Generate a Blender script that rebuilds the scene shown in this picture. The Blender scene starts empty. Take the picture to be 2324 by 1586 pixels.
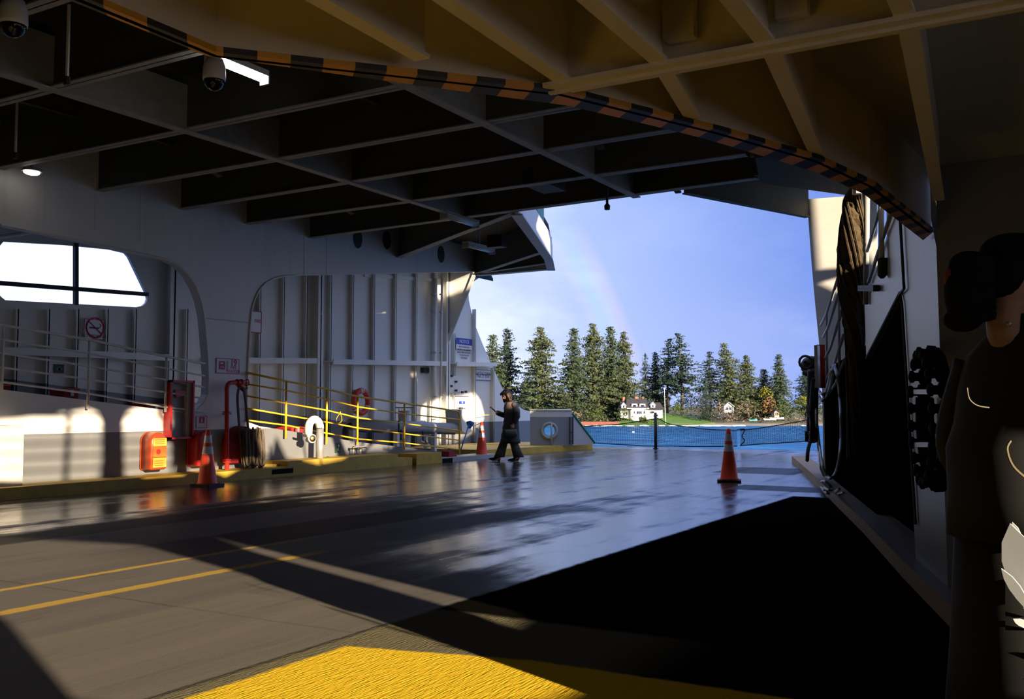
import bpy, bmesh, math, random
from mathutils import Vector, Matrix
from mathutils.geometry import tessellate_polygon
random.seed(7)
scene = bpy.context.scene
COL = scene.collection
V = Vector
# ------------------------------------------------------------------ camera and sight lines
W, H, F = 2324, 1586, 2200.0
CAM = V((0, 0, 1.27)); YAW = math.radians(30); PIT = math.atan(132/2200)
FW0 = V((-math.sin(YAW), math.cos(YAW), 0)); RT = V((math.cos(YAW), math.sin(YAW), 0)); UP0 = V((0, 0, 1))
FW = FW0*math.cos(PIT)+UP0*math.sin(PIT); UPV = -FW0*math.sin(PIT)+UP0*math.cos(PIT)
def ray(x, y): return FW*F+RT*(x-W/2)-UPV*(y-H/2)
def OZ(x, y, z=0.0):
    d = ray(x, y); return CAM+d*((z-CAM.z)/d.z)
def OX(x, y, X):
    d = ray(x, y); return CAM+d*(X/d.x)
def OY(x, y, Y):
    d = ray(x, y); return CAM+d*(Y/d.y)
def OP(x, y, p, n):
    d = ray(x, y); n = V(n); return CAM+d*((V(p)-CAM).dot(n)/d.dot(n))
def far(x, depth, z):            # a point at a sideways bearing, a distance ahead and a height
    return FW0*depth+RT*((x-W/2)/F*depth)+V((0, 0, z))
SUN_EL, SUN_AZ = math.radians(12), math.radians(68)
LD = V((-math.sin(SUN_AZ)*math.cos(SUN_EL), math.cos(SUN_AZ)*math.cos(SUN_EL), -math.sin(SUN_EL)))
# ------------------------------------------------------------------ mesh helper
INFO = {}
class MB:
    def __init__(s): s.v = []; s.f = []; s.m = []; s.cur = 0
    def add(s, vs, fs):
        b = len(s.v); s.v += [V(p) for p in vs]
        for f in fs: s.f.append(tuple(b+i for i in f)); s.m.append(s.cur)
        return s
    def box(s, lo, hi):
        x0, y0, z0 = lo; x1, y1, z1 = hi
        return s.add([(x0,y0,z0),(x1,y0,z0),(x1,y1,z0),(x0,y1,z0),(x0,y0,z1),(x1,y0,z1),(x1,y1,z1),(x0,y1,z1)],
              [(0,3,2,1),(4,5,6,7),(0,1,5,4),(1,2,6,5),(2,3,7,6),(3,0,4,7)])
    def prism(s, poly, vec, holes=()):
        vec = V(vec); loops = [[V(p) for p in poly]]+[[V(p) for p in h] for h in holes]
        flat = [p for l in loops for p in l]; n = len(flat)
        tris = tessellate_polygon(loops); b = len(s.v)
        s.v += flat+[p+vec for p in flat]
        nn = V((0,0,0))
        for i in range(len(loops[0])):
            nn += loops[0][i].cross(loops[0][(i+1) % len(loops[0])])
        def face(f): s.f.append(tuple(b+i for i in f)); s.m.append(s.cur)
        for t in tris:
            a, c, d = t; tn = (flat[c]-flat[a]).cross(flat[d]-flat[a])
            t = (a, c, d) if tn.dot(vec) < 0 else (a, d, c)
            face(t); face((t[2]+n, t[1]+n, t[0]+n))
        k = 0
        for l in loops:
            m = len(l)
            area = V((0,0,0))
            for i in range(m): area += l[i].cross(l[(i+1) % m])
            flip = (area.dot(vec) > 0) == (k > 0)
            for i in range(m):
                a, c = k+i, k+(i+1) % m
                face((a, c, c+n, a+n) if flip else (c, a, a+n, c+n))
            k += m
        return s
    def bar(s, p, q, w, h, up=(0,0,1)):
        p, q = V(p), V(q); d = (q-p).normalized(); u = V(up)
        if abs(d.dot(u)) > .98: u = V((1,0,0))
        r = d.cross(u).normalized(); u = r.cross(d)
        c = [(-1,-1),(1,-1),(1,1),(-1,1)]
        vs = [e+r*(a*w/2)+u*(b*h/2) for e in (p, q) for a, b in c]
        return s.add(vs, [(3,2,1,0),(4,5,6,7),(0,1,5,4),(1,2,6,5),(2,3,7,6),(3,0,4,7)])
    def rings(s, rings, cap=True, closed=False):
        n = len(rings[0]); vs = [p for r in rings for p in r]; fs = []
        m = len(rings)
        for i in range(m if closed else m-1):
            for j in range(n):
                a, b = i*n+j, i*n+(j+1) % n; c, d = ((i+1) % m)*n+(j+1) % n, ((i+1) % m)*n+j
                fs.append((a, b, c, d))
        if cap and not closed: fs += [tuple(range(n))[::-1], tuple((m-1)*n+j for j in range(n))]
        return s.add(vs, fs)
    def tube(s, pts, r, seg=8, closed=False, cap=True):
        pts = [V(p) for p in pts]; m = len(pts); R = r if isinstance(r, (list, tuple)) else [r]*m
        out = []; u = None
        for i, p in enumerate(pts):
            a = pts[i-1] if (i or closed) else p; b = pts[(i+1) % m] if (i < m-1 or closed) else p
            d = (b-a).normalized() if (b-a).length > 1e-9 else V((0,0,1))
            if u is None: u = d.cross(V((0,0,1))) if abs(d.z) < .9 else d.cross(V((1,0,0)))
            u = (u-d*u.dot(d)).normalized(); w = d.cross(u)
            out.append([p+(u*math.cos(2*math.pi*k/seg)+w*math.sin(2*math.pi*k/seg))*R[i] for k in range(seg)])
        return s.rings(out, cap, closed)
    def lathe(s, prof, o, axis=(0,0,1), seg=20, cap=True):
        o, ax = V(o), V(axis).normalized(); u = ax.orthogonal().normalized(); w = ax.cross(u)
        return s.rings([[o+ax*h+(u*math.cos(2*math.pi*k/seg)+w*math.sin(2*math.pi*k/seg))*max(r, 1e-4) for k in range(seg)] for r, h in prof], cap)
    def ball(s, c, r, seg=12, rows=8, sc=(1,1,1), rot=None):
        c = V(c); rg = []
        for i in range(rows+1):
            t = math.pi*i/rows; ring = []
            for k in range(seg):
                p = V((math.sin(t)*math.cos(2*math.pi*k/seg)*sc[0], math.sin(t)*math.sin(2*math.pi*k/seg)*sc[1], -math.cos(t)*sc[2]))*r
                if rot: p = rot @ p
                ring.append(c+p)
            rg.append(ring)
        return s.rings(rg, False)
    def build(s, name, mat, parent=None, smooth=False, origin=None, **kw):
        me = bpy.data.meshes.new(name)
        vs = s.v; pl = V((0,0,0)); rz = 0.0
        if parent is not None:
            pl, rz = INFO.get(parent.name, (V((0,0,0)), 0.0))
            off, mat3 = pl, Matrix.Rotation(-rz, 3, 'Z')
            vs = [mat3 @ (p-off) for p in vs]
        else:
            if origin is None:
                xs = [p.x for p in vs]; ys = [p.y for p in vs]; zs = [p.z for p in vs]
                origin = V(((min(xs)+max(xs))/2, (min(ys)+max(ys))/2, min(zs)))
            origin = V(origin); vs = [p-origin for p in vs]
        me.from_pydata([tuple(p) for p in vs], [], s.f)
        mats = mat if isinstance(mat, (list, tuple)) else [mat]
        for m in mats: me.materials.append(m)
        if len(mats) > 1: me.polygons.foreach_set('material_index', s.m)
        if smooth: me.polygons.foreach_set('use_smooth', [True]*len(me.polygons))
        me.update()
        o = bpy.data.objects.new(name, me); COL.objects.link(o)
        if parent is not None:
            o.parent = parent; INFO[o.name] = (pl, rz)
        else:
            o.location = origin; INFO[o.name] = (V(origin), 0.0)
        tag(o, **kw); return o
def tag(o, label=None, cat=None, group=None, kind=None):
    if label: o['label'] = label
    if cat: o['category'] = cat
    if group: o['group'] = group
    if kind: o['kind'] = kind
    return o
def thing(name, loc, label, cat, group=None, rz=0.0):
    o = bpy.data.objects.new(name, None); COL.objects.link(o); o.empty_display_size = .1
    o.location = loc; o.rotation_euler = (0, 0, rz); INFO[o.name] = (V(loc), rz)
    return tag(o, label, cat, group)
def struct(name, mb, mat, parent=None, **k):
    o = mb.build(name, mat, parent, **k)
    if parent is None: o['kind'] = 'structure'
    return o
def dup(root, loc=None, rz=None, label=None, scale=None):
    r = root.copy(); COL.objects.link(r)
    if loc is not None: r.location = loc
    if rz is not None: r.rotation_euler = (0, 0, rz)
    if scale is not None: r.scale = scale
    if label: r['label'] = label
    for ch in list(root.children):
        c = ch.copy(); COL.objects.link(c); c.parent = r
        for g in list(ch.children):
            d = g.copy(); COL.objects.link(d); d.parent = c
    return r
def smoothpts(pts, n=6, closed=False):
    pts = [V(p) for p in pts]; out = []; m = len(pts)
    for i in range(m if closed else m-1):
        g = lambda k: pts[k % m] if closed else pts[max(0, min(m-1, k))]
        a, b, c, d = g(i-1), g(i), g(i+1), g(i+2)
        for j in range(n):
            t = j/n
            out.append(.5*((2*b)+(c-a)*t+(2*a-5*b+4*c-d)*t*t+(3*b-a-3*c+d)*t**3))
    if not closed: out.append(pts[-1])
    return out
def text(s, name, mat, p, xdir, nrm, size, parent, depth=.002, align='CENTER', bold=0):
    cu = bpy.data.curves.new('lettering', 'FONT'); cu.body = s; cu.size = size; cu.extrude = depth; cu.align_x = align; cu.align_y = 'CENTER'; cu.offset = bold
    cu.space_line = 1.05
    t = bpy.data.objects.new('tmp', cu); COL.objects.link(t)
    bpy.context.view_layer.update()
    me = bpy.data.meshes.new_from_object(t.evaluated_get(bpy.context.evaluated_depsgraph_get()))
    bpy.data.objects.remove(t); bpy.data.curves.remove(cu)
    x = V(xdir).normalized(); n = V(nrm).normalized(); y = n.cross(x)
    mb = MB(); mb.v = [V(p)+x*q.co.x+y*q.co.y+n*q.co.z for q in me.vertices]; mb.f = [tuple(q.vertices) for q in me.polygons]; mb.m = [0]*len(mb.f)
    bpy.data.meshes.remove(me)
    return mb.build(name, mat, parent)
# ------------------------------------------------------------------ materials
class NT:
    def __init__(s, tree): s.t = tree; s.n = tree.nodes; s.l = tree.links
    def node(s, typ, **k):
        n = s.n.new(typ)
        for a, b in k.items():
            if a.startswith('i_'): n.inputs[a[2:].replace('_', ' ')].default_value = b
            else: setattr(n, a, b)
        return n
    def link(s, a, b): s.l.new(a, b)
    def _in(s, sock, v):
        if hasattr(v, 'is_output'): s.l.new(v, sock)
        else: sock.default_value = v
    def math(s, op, a, b=0.0, c=None, clamp=False):
        n = s.n.new('ShaderNodeMath'); n.operation = op; n.use_clamp = clamp
        s._in(n.inputs[0], a); s._in(n.inputs[1], b)
        if c is not None: s._in(n.inputs[2], c)
        return n.outputs[0]
    def mix(s, f, a, b, mode='MIX'):
        n = s.n.new('ShaderNodeMix'); n.data_type = 'RGBA'; n.blend_type = mode
        s._in(n.inputs[0], f)
        for k, v in ((6, a), (7, b)):
            if hasattr(v, 'is_output'): s.l.new(v, n.inputs[k])
            else: n.inputs[k].default_value = (*v[:3], 1)
        return n.outputs[2]
    def noise(s, scale, detail=4, rough=.55, vec=None, dim='3D'):
        n = s.n.new('ShaderNodeTexNoise'); n.inputs['Scale'].default_value = scale; n.inputs['Detail'].default_value = detail; n.inputs['Roughness'].default_value = rough
        if vec is not None: s.l.new(vec, n.inputs['Vector'])
        return n.outputs['Fac']
    def ramp(s, f, stops):
        n = s.n.new('ShaderNodeValToRGB'); e = n.color_ramp.elements
        while len(e) < len(stops): e.new(.5)
        for q, (p, c) in zip(e, stops): q.position = p; q.color = (*c[:3], 1) if len(c) >= 3 else (c[0],)*3+(1,)
        s._in(n.inputs[0], f); return n.outputs[0]
    def smooth(s, x, a, b):
        n = s.n.new('ShaderNodeMapRange'); n.interpolation_type = 'SMOOTHSTEP'
        s._in(n.inputs[0], x); n.inputs[1].default_value = a; n.inputs[2].default_value = b
        return n.outputs[0]
    def pos(s):
        g = s.n.new('ShaderNodeNewGeometry'); x = s.n.new('ShaderNodeSeparateXYZ'); s.l.new(g.outputs['Position'], x.inputs[0])
        return g.outputs['Position'], x.outputs[0], x.outputs[1], x.outputs[2]
def newmat(name):
    m = bpy.data.materials.new(name); m.use_nodes = True; t = NT(m.node_tree)
    b = m.node_tree.nodes['Principled BSDF']; return m, t, b
def M(name, col, rough=.5, metal=0, var=.12, scale=3.0, spec=.5, emit=None, estr=0, bump=0, bscale=40):
    m, t, b = newmat(name)
    p = t.pos()[0]
    n = t.noise(scale, 5, .6, p)
    c = t.mix(n, [k*(1-var) for k in col], [min(1, k*(1+var)) for k in col])
    t.link(c, b.inputs['Base Color']); b.inputs['Roughness'].default_value = rough; b.inputs['Metallic'].default_value = metal
    b.inputs['Specular IOR Level'].default_value = spec
    if emit: b.inputs['Emission Color'].default_value = (*emit, 1); b.inputs['Emission Strength'].default_value = estr
    if bump:
        bn = t.node('ShaderNodeBump'); bn.inputs['Strength'].default_value = bump; bn.inputs['Distance'].default_value = .01
        t.link(t.noise(bscale, 3, .6, p), bn.inputs['Height']); t.link(bn.outputs[0], b.inputs['Normal'])
    return m
def wallpaint(name, top, low, a, bb, cmin, rough=.38):
    """Ship's paint: white above, grey dado below a line z = max(a + b*y, cmin); weathered with vertical run-off streaks."""
    m, t, b = newmat(name)
    p, x, y, z = t.pos()
    line = t.math('MAXIMUM', t.math('MULTIPLY_ADD', y, bb, a), cmin)
    f = t.math('GREATER_THAN', t.math('SUBTRACT', z, line), 0)
    c = t.mix(f, low, top)
    mp = t.node('ShaderNodeMapping'); mp.inputs['Scale'].default_value = (5, 5, .35); t.link(p, mp.inputs[0])
    st = t.noise(1.0, 6, .65, mp.outputs[0])
    c = t.mix(t.math('MULTIPLY', t.smooth(st, .52, .75), .16), c, (.28,.24,.19))
    big = t.noise(.7, 4, .6, p)
    c = t.mix(t.math('MULTIPLY', big, .16), c, (.45,.46,.48))
    t.link(c, b.inputs['Base Color']); b.inputs['Roughness'].default_value = rough
    return m
WHITE = (.80,.79,.76); GREY = (.135,.14,.145)
m_casing = wallpaint('casing_paint', WHITE, GREY, .88, 0, .88)
m_shell = wallpaint('shell_paint', (.80,.80,.76), (.16,.165,.18), 2.75, -.094, .82)
m_white = M('white_enamel', (.72,.71,.67), .4)
m_white_dirty = M('dirty_white_enamel', (.6,.58,.53), .5, var=.25, scale=6)
m_grey = M('grey_enamel', (.36,.37,.38), .45)
m_overhead = M('overhead_shaded_paint', (.075,.08,.06), .6, var=.2, scale=1.5, spec=.25)  # darkened so the beam webs read as unlit
m_flange = M('overhead_flange_lit_paint', (.30,.30,.28), .55, var=.3, scale=6)  # lighter copy: floor light on the flanges put into the colour
m_plating = M('overhead_plating_shaded_paint', (.04,.042,.034), .7, spec=.2)  # darkest copy: shade under the plating put into the colour
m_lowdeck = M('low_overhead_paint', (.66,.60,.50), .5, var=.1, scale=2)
m_dark = M('dark_steel', (.018,.018,.019), .6)
m_black = M('black_rubber', (.006,.006,.006), .8, spec=.1)
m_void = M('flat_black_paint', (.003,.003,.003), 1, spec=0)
m_yellow = M('yellow_enamel', (.80,.48,.02), .4)
m_curb = M('worn_yellow_curb_paint', (.50,.33,.04), .55, var=.35, scale=5)
m_red = M('red_enamel', (.52,.025,.02), .35)
m_darkred = M('dark_red_fabric', (.28,.012,.016), .7)
m_cone = M('orange_cone_plastic', (.85,.07,.02), .45)
m_cone_base = M('cone_base_rubber', (.012,.012,.012), .6)
m_reflect = M('reflective_collar', (.62,.64,.66), .3)
m_hose = M('fire_hose_jacket', (.10,.07,.04), .85, var=.6, scale=14)
m_hose_white = M('white_hose', (.5,.52,.52), .5)
m_rope = M('brown_net_rope', (.065,.045,.02), .9, var=.6, scale=12, bump=1, bscale=25)
m_brass = M('brass', (.55,.36,.12), .35, 1)
m_steel = M('galvanised_steel', (.45,.46,.47), .4, .6)
m_wood = M('axe_handle_wood', (.50,.26,.07), .5, var=.3, scale=12)
m_blue = M('blue_plastic', (.03,.16,.55), .4)
m_green = M('green_sign_face', (.02,.05,.03), .5)
m_green_paint = M('green_enamel', (.01,.24,.13), .4)
m_sign = M('sign_white', (.72,.72,.74), .4)
m_sign_red = M('sign_red', (.45,.02,.05), .5)
m_sign_blue = M('sign_blue', (.03,.05,.35), .5)
m_sign_dark = M('sign_dark_lettering', (.03,.03,.06), .5)
m_lifering = M('life_ring_orange', (.75,.07,.03), .6)
m_lifeband = M('life_ring_band', (.75,.74,.7), .5)
m_label_y = M('label_yellow', (.5,.37,.05), .4)
m_label_o = M('label_orange', (.5,.13,.02), .4)
m_tube_lit = M('lit_fluorescent_tube', (.9,.9,.9), .4, emit=(1,.97,.9), estr=7)
m_lens_lit = M('lit_lamp_lens', (.9,.9,.9), .4, emit=(1,.93,.78), estr=2.2)
m_lens = M('lamp_lens_unlit', (.55,.6,.62), .15)
m_dome = M('smoked_dome', (.01,.01,.01), .05)
m_net = M('black_netting', (.012,.014,.02), .8)
m_glass, _t, _b = newmat('cabinet_glass'); _b.inputs['Base Color'].default_value = (.05,.05,.05,1); _b.inputs['Roughness'].default_value = .05
_tr = _t.node('ShaderNodeBsdfTransparent'); _mx = _t.node('ShaderNodeMixShader'); _mx.inputs[0].default_value = .07
_t.link(_tr.outputs[0], _mx.inputs[1]); _t.link(_b.outputs[0], _mx.inputs[2]); _t.link(_mx.outputs[0], m_glass.node_tree.nodes['Material Output'].inputs[0])
def hazard_mat():
    m, t, b = newmat('hazard_stripe_paint')
    p, x, y, z = t.pos()
    s = t.math('ADD', t.math('MULTIPLY', x, 3.3), t.math('MULTIPLY', y, 3.3))
    f = t.math('GREATER_THAN', t.math('FRACT', s), .5)
    t.link(t.mix(f, (.55,.27,.03), (.012,.013,.02)), b.inputs['Base Color']); b.inputs['Roughness'].default_value = .5
    return m
m_hazard = hazard_mat()
def deck_mat():
    m, t, b = newmat('car_deck_paint')
    p, x, y, z = t.pos()
    wob = t.math('MULTIPLY', t.math('SUBTRACT', t.noise(9, 3, .6, p), .5), .05)
    xw = t.math('ADD', x, wob); yw = t.math('ADD', y, wob)
    def between(v, a, c, soft=.015):
        return t.math('MULTIPLY', t.smooth(v, a-soft, a+soft), t.math('SUBTRACT', 1.0, t.smooth(v, c-soft, c+soft)))
    mp = t.node('ShaderNodeMapping'); mp.inputs['Scale'].default_value = (2.2, .22, 1); t.link(p, mp.inputs[0])
    streak = t.noise(1.6, 6, .62, mp.outputs[0]); fine = t.noise(60, 3, .7, p); blot = t.noise(.5, 5, .6, p)
    base = t.mix(streak, (.105,.096,.09), (.205,.187,.172))
    base = t.mix(t.math('MULTIPLY', blot, .5), base, (.115,.107,.10))
    base = t.mix(t.math('MULTIPLY', fine, .25), base, (.075,.069,.063))
    scuff = t.smooth(t.noise(3.0, 6, .7, mp.outputs[0]), .56, .7); base = t.mix(t.math('MULTIPLY', scuff, .45), base, (.05,.045,.04))
    seam = t.math('MULTIPLY', between(yw, 4.36, 4.39, .006), t.math('SUBTRACT', 1.0, t.smooth(x, -3.6, -3.5))); base = t.mix(t.math('MULTIPLY', seam, .5), base, (.06,.055,.05))
    tone = t.math('MULTIPLY', t.smooth(x, -5.02, -4.98), t.math('SUBTRACT', 1.0, t.smooth(yw, 4.9, 4.95))); base = t.mix(t.math('MULTIPLY', tone, .3), base, (.20,.185,.14))
    # long black lane bands
    st = t.math('MAXIMUM', between(xw, -9.75, -8.62, .05), t.math('MULTIPLY', between(xw, -7.45, -6.55, .05), t.smooth(y, 5.0, 7.0)))
    base = t.mix(t.math('MULTIPLY', st, .88), base, (.018,.017,.015))
    # thin yellow lane lines
    yl = t.math('MAXIMUM', t.math('MULTIPLY', between(xw, -5.84, -5.72), t.math('SUBTRACT', 1.0, t.smooth(y, 6.3, 6.9))),
                t.math('MULTIPLY', between(xw, -6.55, -6.47), t.math('SUBTRACT', 1.0, t.smooth(y, 5.8, 8.0))))
    base = t.mix(t.math('MULTIPLY', yl, t.math('MULTIPLY_ADD', fine, .6, .35)), base, (.62,.40,.04))
    # black non-skid lane along the right, yellow non-skid pad nearest
    lane = t.math('MULTIPLY', t.smooth(xw, -3.56, -3.5), t.math('SUBTRACT', 1.0, t.smooth(y, 14.1, 14.3)))
    pads = t.math('MAXIMUM', t.math('MULTIPLY', between(xw, -4.75, -3.3), between(yw, 14.9, 15.9)), t.math('MULTIPLY', between(xw, -6.2, -4.6), between(yw, 18.6, 20.6)))
    lane = t.math('MAXIMUM', lane, t.math('MULTIPLY', pads, .8))
    rim = t.math('MULTIPLY', t.smooth(xw, -3.56, -3.5), t.math('SUBTRACT', 1.0, t.smooth(yw, 5.1, 5.2)))
    lane_c = t.mix(fine, (.003,.003,.003), (.008,.0075,.007))
    base = t.mix(lane, base, lane_c)
    rough_zone = t.math('MULTIPLY', rim, t.math('SUBTRACT', 1.0, t.smooth(xw, -2.2, -1.6)))
    base = t.mix(t.math('MULTIPLY', rough_zone, .85), base, (.17,.155,.10))
    yp = t.math('MULTIPLY', t.smooth(xw, -3.42, -3.38), t.math('SUBTRACT', 1.0, t.smooth(t.math('SUBTRACT', yw, t.math('MULTIPLY', t.math('MINIMUM', t.math('ADD', x, 2.4), 0.0), .24)), 4.33, 4.37)))
    base = t.mix(yp, base, t.mix(fine, (.80,.54,.035), (.68,.44,.03)))
    # wetness
    wetn = t.noise(.9, 6, .62, mp.outputs[0]); wet2 = t.noise(1.4, 5, .6, p)
    far_ = t.math('MAXIMUM', t.math('MAXIMUM', t.smooth(y, 7.0, 13.0), t.math('MULTIPLY', t.smooth(y, 4.6, 7.5), t.smooth(x, -6.6, -4.6))), t.smooth(t.math('MULTIPLY', x, -1.0), 8.2, 10.5))
    wsum = t.math('ADD', t.math('MULTIPLY_ADD', wetn, .75, t.math('MULTIPLY', wet2, .35)), t.math('MULTIPLY', far_, .42))
    wet = t.smooth(wsum, .72, 1.0)
    wet = t.math('MULTIPLY', wet, t.math('SUBTRACT', 1.0, t.math('MULTIPLY', lane, .75)))
    wet = t.math('MULTIPLY', wet, t.math('SUBTRACT', 1.0, yp))
    base = t.mix(t.math('MULTIPLY', wet, .85), base, (.022,.022,.024))
    t.link(base, b.inputs['Base Color'])
    rg = t.mix(wet, (.62,.62,.62), (.13,.13,.13)); t.link(rg, b.inputs['Roughness'])
    b.inputs['Specular IOR Level'].default_value = .5
    t.link(t.math('MULTIPLY', t.math('MULTIPLY_ADD', wet, .8, .08), t.math('SUBTRACT', 1.0, t.math('MAXIMUM', lane, yp))), b.inputs['Specular IOR Level'])
    t.link(t.mix(wet, (1,1,1), (.62,.80,1.0)), b.inputs['Specular Tint'])  # blue put into the wet reflections to deepen the mirrored sky
    mp2 = t.node('ShaderNodeMapping'); mp2.inputs['Scale'].default_value = (85, 11, 20); mp2.inputs['Rotation'].default_value = (0, 0, math.radians(8)); t.link(p, mp2.inputs[0])
    ridge = t.noise(1.0, 3, .55, mp2.outputs[0])
    hgt = t.math('ADD', t.math('MULTIPLY', ridge, t.math('MULTIPLY', t.math('MAXIMUM', yp, rough_zone), .014)), t.math('MULTIPLY', fine, t.math('MULTIPLY_ADD', wet, -.0006, .0015)))
    und = t.math('MULTIPLY', t.noise(1.3, 3, .5, mp.outputs[0]), .006)
    hgt = t.math('ADD', hgt, und)
    bn = t.node('ShaderNodeBump'); bn.inputs['Strength'].default_value = 1; bn.inputs['Distance'].default_value = 1.0
    t.link(hgt, bn.inputs['Height']); t.link(bn.outputs[0], b.inputs['Normal'])
    return m
m_deck = deck_mat()
# ================================================================== THE SETTING
XA, XS = -13.3, -16.3            # inner casing face and outer shell of the far side
ZB, ZP = 4.7, 5.4                # underside of the overhead beams, overhead plating
def A(x, y, X=XA): return OX(x, y, X)
def S_(x, y): return OX(x, y, XS)
def yz(pts, X): return [V((X, a, b)) for a, b in pts]
floor = struct('floor', MB().prism([(-16.3,-14,-.25),(4.6,-14,-.25),(4.6,14,-.25),(-2.4,14.6,-.25),(-3.4,17.7,-.25),(-5.4,29.2,-.25),(-15.6,29.2,-.25),(-16.3,27,-.25)], (0,0,.25)), m_deck)
RAMP = [(-14, 3.75), (8.37, 1.55), (11.29, 1.23), (13.51, .92), (15.67, .64), (16.38, .54), (17.56, .42), (19.92, .17), (20.9, .02)]
def ramp_z(y):
    for (a, za), (b, zb) in zip(RAMP, RAMP[1:]):
        if a <= y <= b: return za+(zb-za)*(y-a)/(b-a)
    return 0.0
# far casing: band, pillar and ramp side in one plate with rounded arch openings
P = lambda x, y: (lambda q: (q.y, q.z))(A(x, y))
pill_r = [P(*q) for q in [(558,956),(559,900),(561,840),(564,780),(567,735),(570,705),(576,682),(586,660),(600,644),(618,633),(640,627),(670,625)]]
band_b = [P(860,621), P(1085,616)]
pill_l = [P(*q) for q in [(383,931),(425,935),(445,930),(460,915),(470,895),(472,860),(470,810),(466,760),(462,720),(455,685),(443,652),(425,623),(402,601),(375,588),(340,580),(170,545),(0,510)]]
arch1 = pill_l+[(5.2,3.95),(4.4,3.85),(3.9,3.5),(3.7,3.0),(3.7,2.3),(4.0,2.02),(4.6,1.92)]
y1 = pill_r[0][0]
outline = [(-14,0.0),(20.9,0.0)]+[q for q in RAMP[::-1] if q[0] > y1]+pill_r+band_b+[(21.25,ZP),(-14,ZP)]
struct('wall_left', MB().prism(yz(outline, XA), (-.16,0,0), [yz(arch1, XA)]), m_casing)
# lip round the arch openings and a weld seam across the pillar
trim = MB(); trim.tube(yz(pill_r, XA+.01), .022, 6); trim.tube(yz(pill_l, XA+.01), .02, 6)
struct('trim_1', trim, m_white)
struct('trim_2', MB().tube([A(468,722,XA), A(566,733,XA)], .012, 5), m_white)
for i, x in enumerate((216, 318, 690, 741)):
    y0 = {216:523, 318:550, 690:624, 741:623}[x]
    struct('trim_%d' % (3+i), MB().tube([A(x, y0, XA), A(x, y0-150, XA)], .008, 5), m_white)
# side lane ramp behind the casing and a transverse pier at its near end
rp = MB()
for (a, za), (b, zb) in zip(RAMP, RAMP[1:]):
    rp.prism([(XS, a, za-.06), (XA-.1, a, za-.06), (XA-.1, b, zb-.06), (XS, b, zb-.06)], (0,0,-.2))
struct('floor_ramp', rp, m_grey)
pier = [A(0,957,-12.95), A(55,957,-12.95)]
struct('wall_pier', MB().box((-13.28, 5.6, 0), (-12.92, A(55,960,-12.92).y, 1.02)), m_white_dirty)
# outer shell with the big windows, sweeping down to the bow
SQ = lambda x, y: (lambda q: (q.y, q.z))(S_(x, y))
sweep = [SQ(*q) for q in [(1210,935),(1190,930),(1170,918),(1150,898),(1135,870),(1122,840),(1110,815),(1095,780),(1080,742),(1070,708),(1064,680),(1063,660),(1067,648),(1076,638),(1090,629),(1110,624),(1150,622)]]
sh = [(-14,0.0),(29.6,0.0)]+sweep+[(28.6,5.9),(-14,5.9)]
win = [SQ(*q) for q in [(8,548),(150,556),(250,566),(284,574),(292,583),(333,668),(335,678),(332,687),(324,694),(310,697),(160,689),(12,681),(2,673),(-4,664),(-5,585),(-2,560)]]
winb = [(9.25-a*1.0, b) for a, b in [(.2,4.3),(3.0,4.3),(3.3,4.2),(3.4,4.0),(3.4,3.4),(3.3,3.2),(3.0,3.1),(.4,3.1),(.15,3.25),(.1,3.5),(.1,4.1)]]
struct('wall_shell', MB().prism(yz(sh, XS), (-.06,0,0), [yz(win, XS), yz(winb, XS)]), m_shell)
def bars(name, pts, w):
    f = MB()
    for a, b in pts: f.bar(a, b, w, w, (1,0,0))
    return struct(name, f, m_dark)
bars('window_1', [(A(172,552,XS), A(172,692,XS)), (A(-4,642,XS), A(335,668,XS))], .075)
# shell framing: flat-bar stiffeners, deep frames and the stringer shelf
def vstiff(x, ytop, ybot, dep, w, name='stiffener'):
    a, b = S_(x, ytop), S_(x, ybot)
    lo, hi = min(a.z, b.z), max(a.z, b.z)
    return struct(name, MB().box((XS, a.y-w, lo), (XS+dep, a.y+w, hi)).box((XS+dep-.02, a.y-w-(.09 if name == 'frame' else .03), lo), (XS+dep, a.y+w+(.07 if name == 'frame' else 0), hi)), m_shell)
for x in (32, 103, 169, 236, 300, 417): vstiff(x, 702, 950, .13, .012)
for x in (585, 638, 690, 745, 795, 843, 892, 939, 981): vstiff(x, 545, 1030, .13, .012)
for x, t in ((1025, 745), (1072, 690), (1114, 822)): vstiff(x, t+12, 1014, .13, .012)
for x, t in ((380, 560), (713, 540), (1003, 540)): vstiff(x, t, 1030, .26, .02, 'frame')
for a, b in (((-40,796), (368,813)), ((452,818), (702,820)), ((725,821), (996,826)), ((1010,826), (1112,828))):
    p, q = S_(*a), S_(*b)
    struct('stringer', MB().prism([(XS, p.y, p.z), (XS+.34, p.y+.12, p.z), (XS+.34, q.y-.12, q.z), (XS, q.y, q.z)], (0,0,.03)).bar((XS+.34, p.y+.12, p.z+.0), (XS+.34, q.y-.12, q.z+.0), .03, .13), m_shell)
struct('stringer', MB().bar(S_(825,624), S_(998,637), .1, .1), m_shell)
# knee bracket between the shell and the overhead near the bow
g = MB(); YG = 24.04
gp = [OY(1004,600,YG), OY(1082,600,YG), OY(1080,618,YG), OY(1003,812,YG)]
g.prism(gp, (0,.03,0)); g.bar(gp[2]+V((0,-.04,0)), gp[3]+V((0,-.04,0)), .025, .12, (1,0,0))
struct('bracket', g, m_shell)
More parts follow.
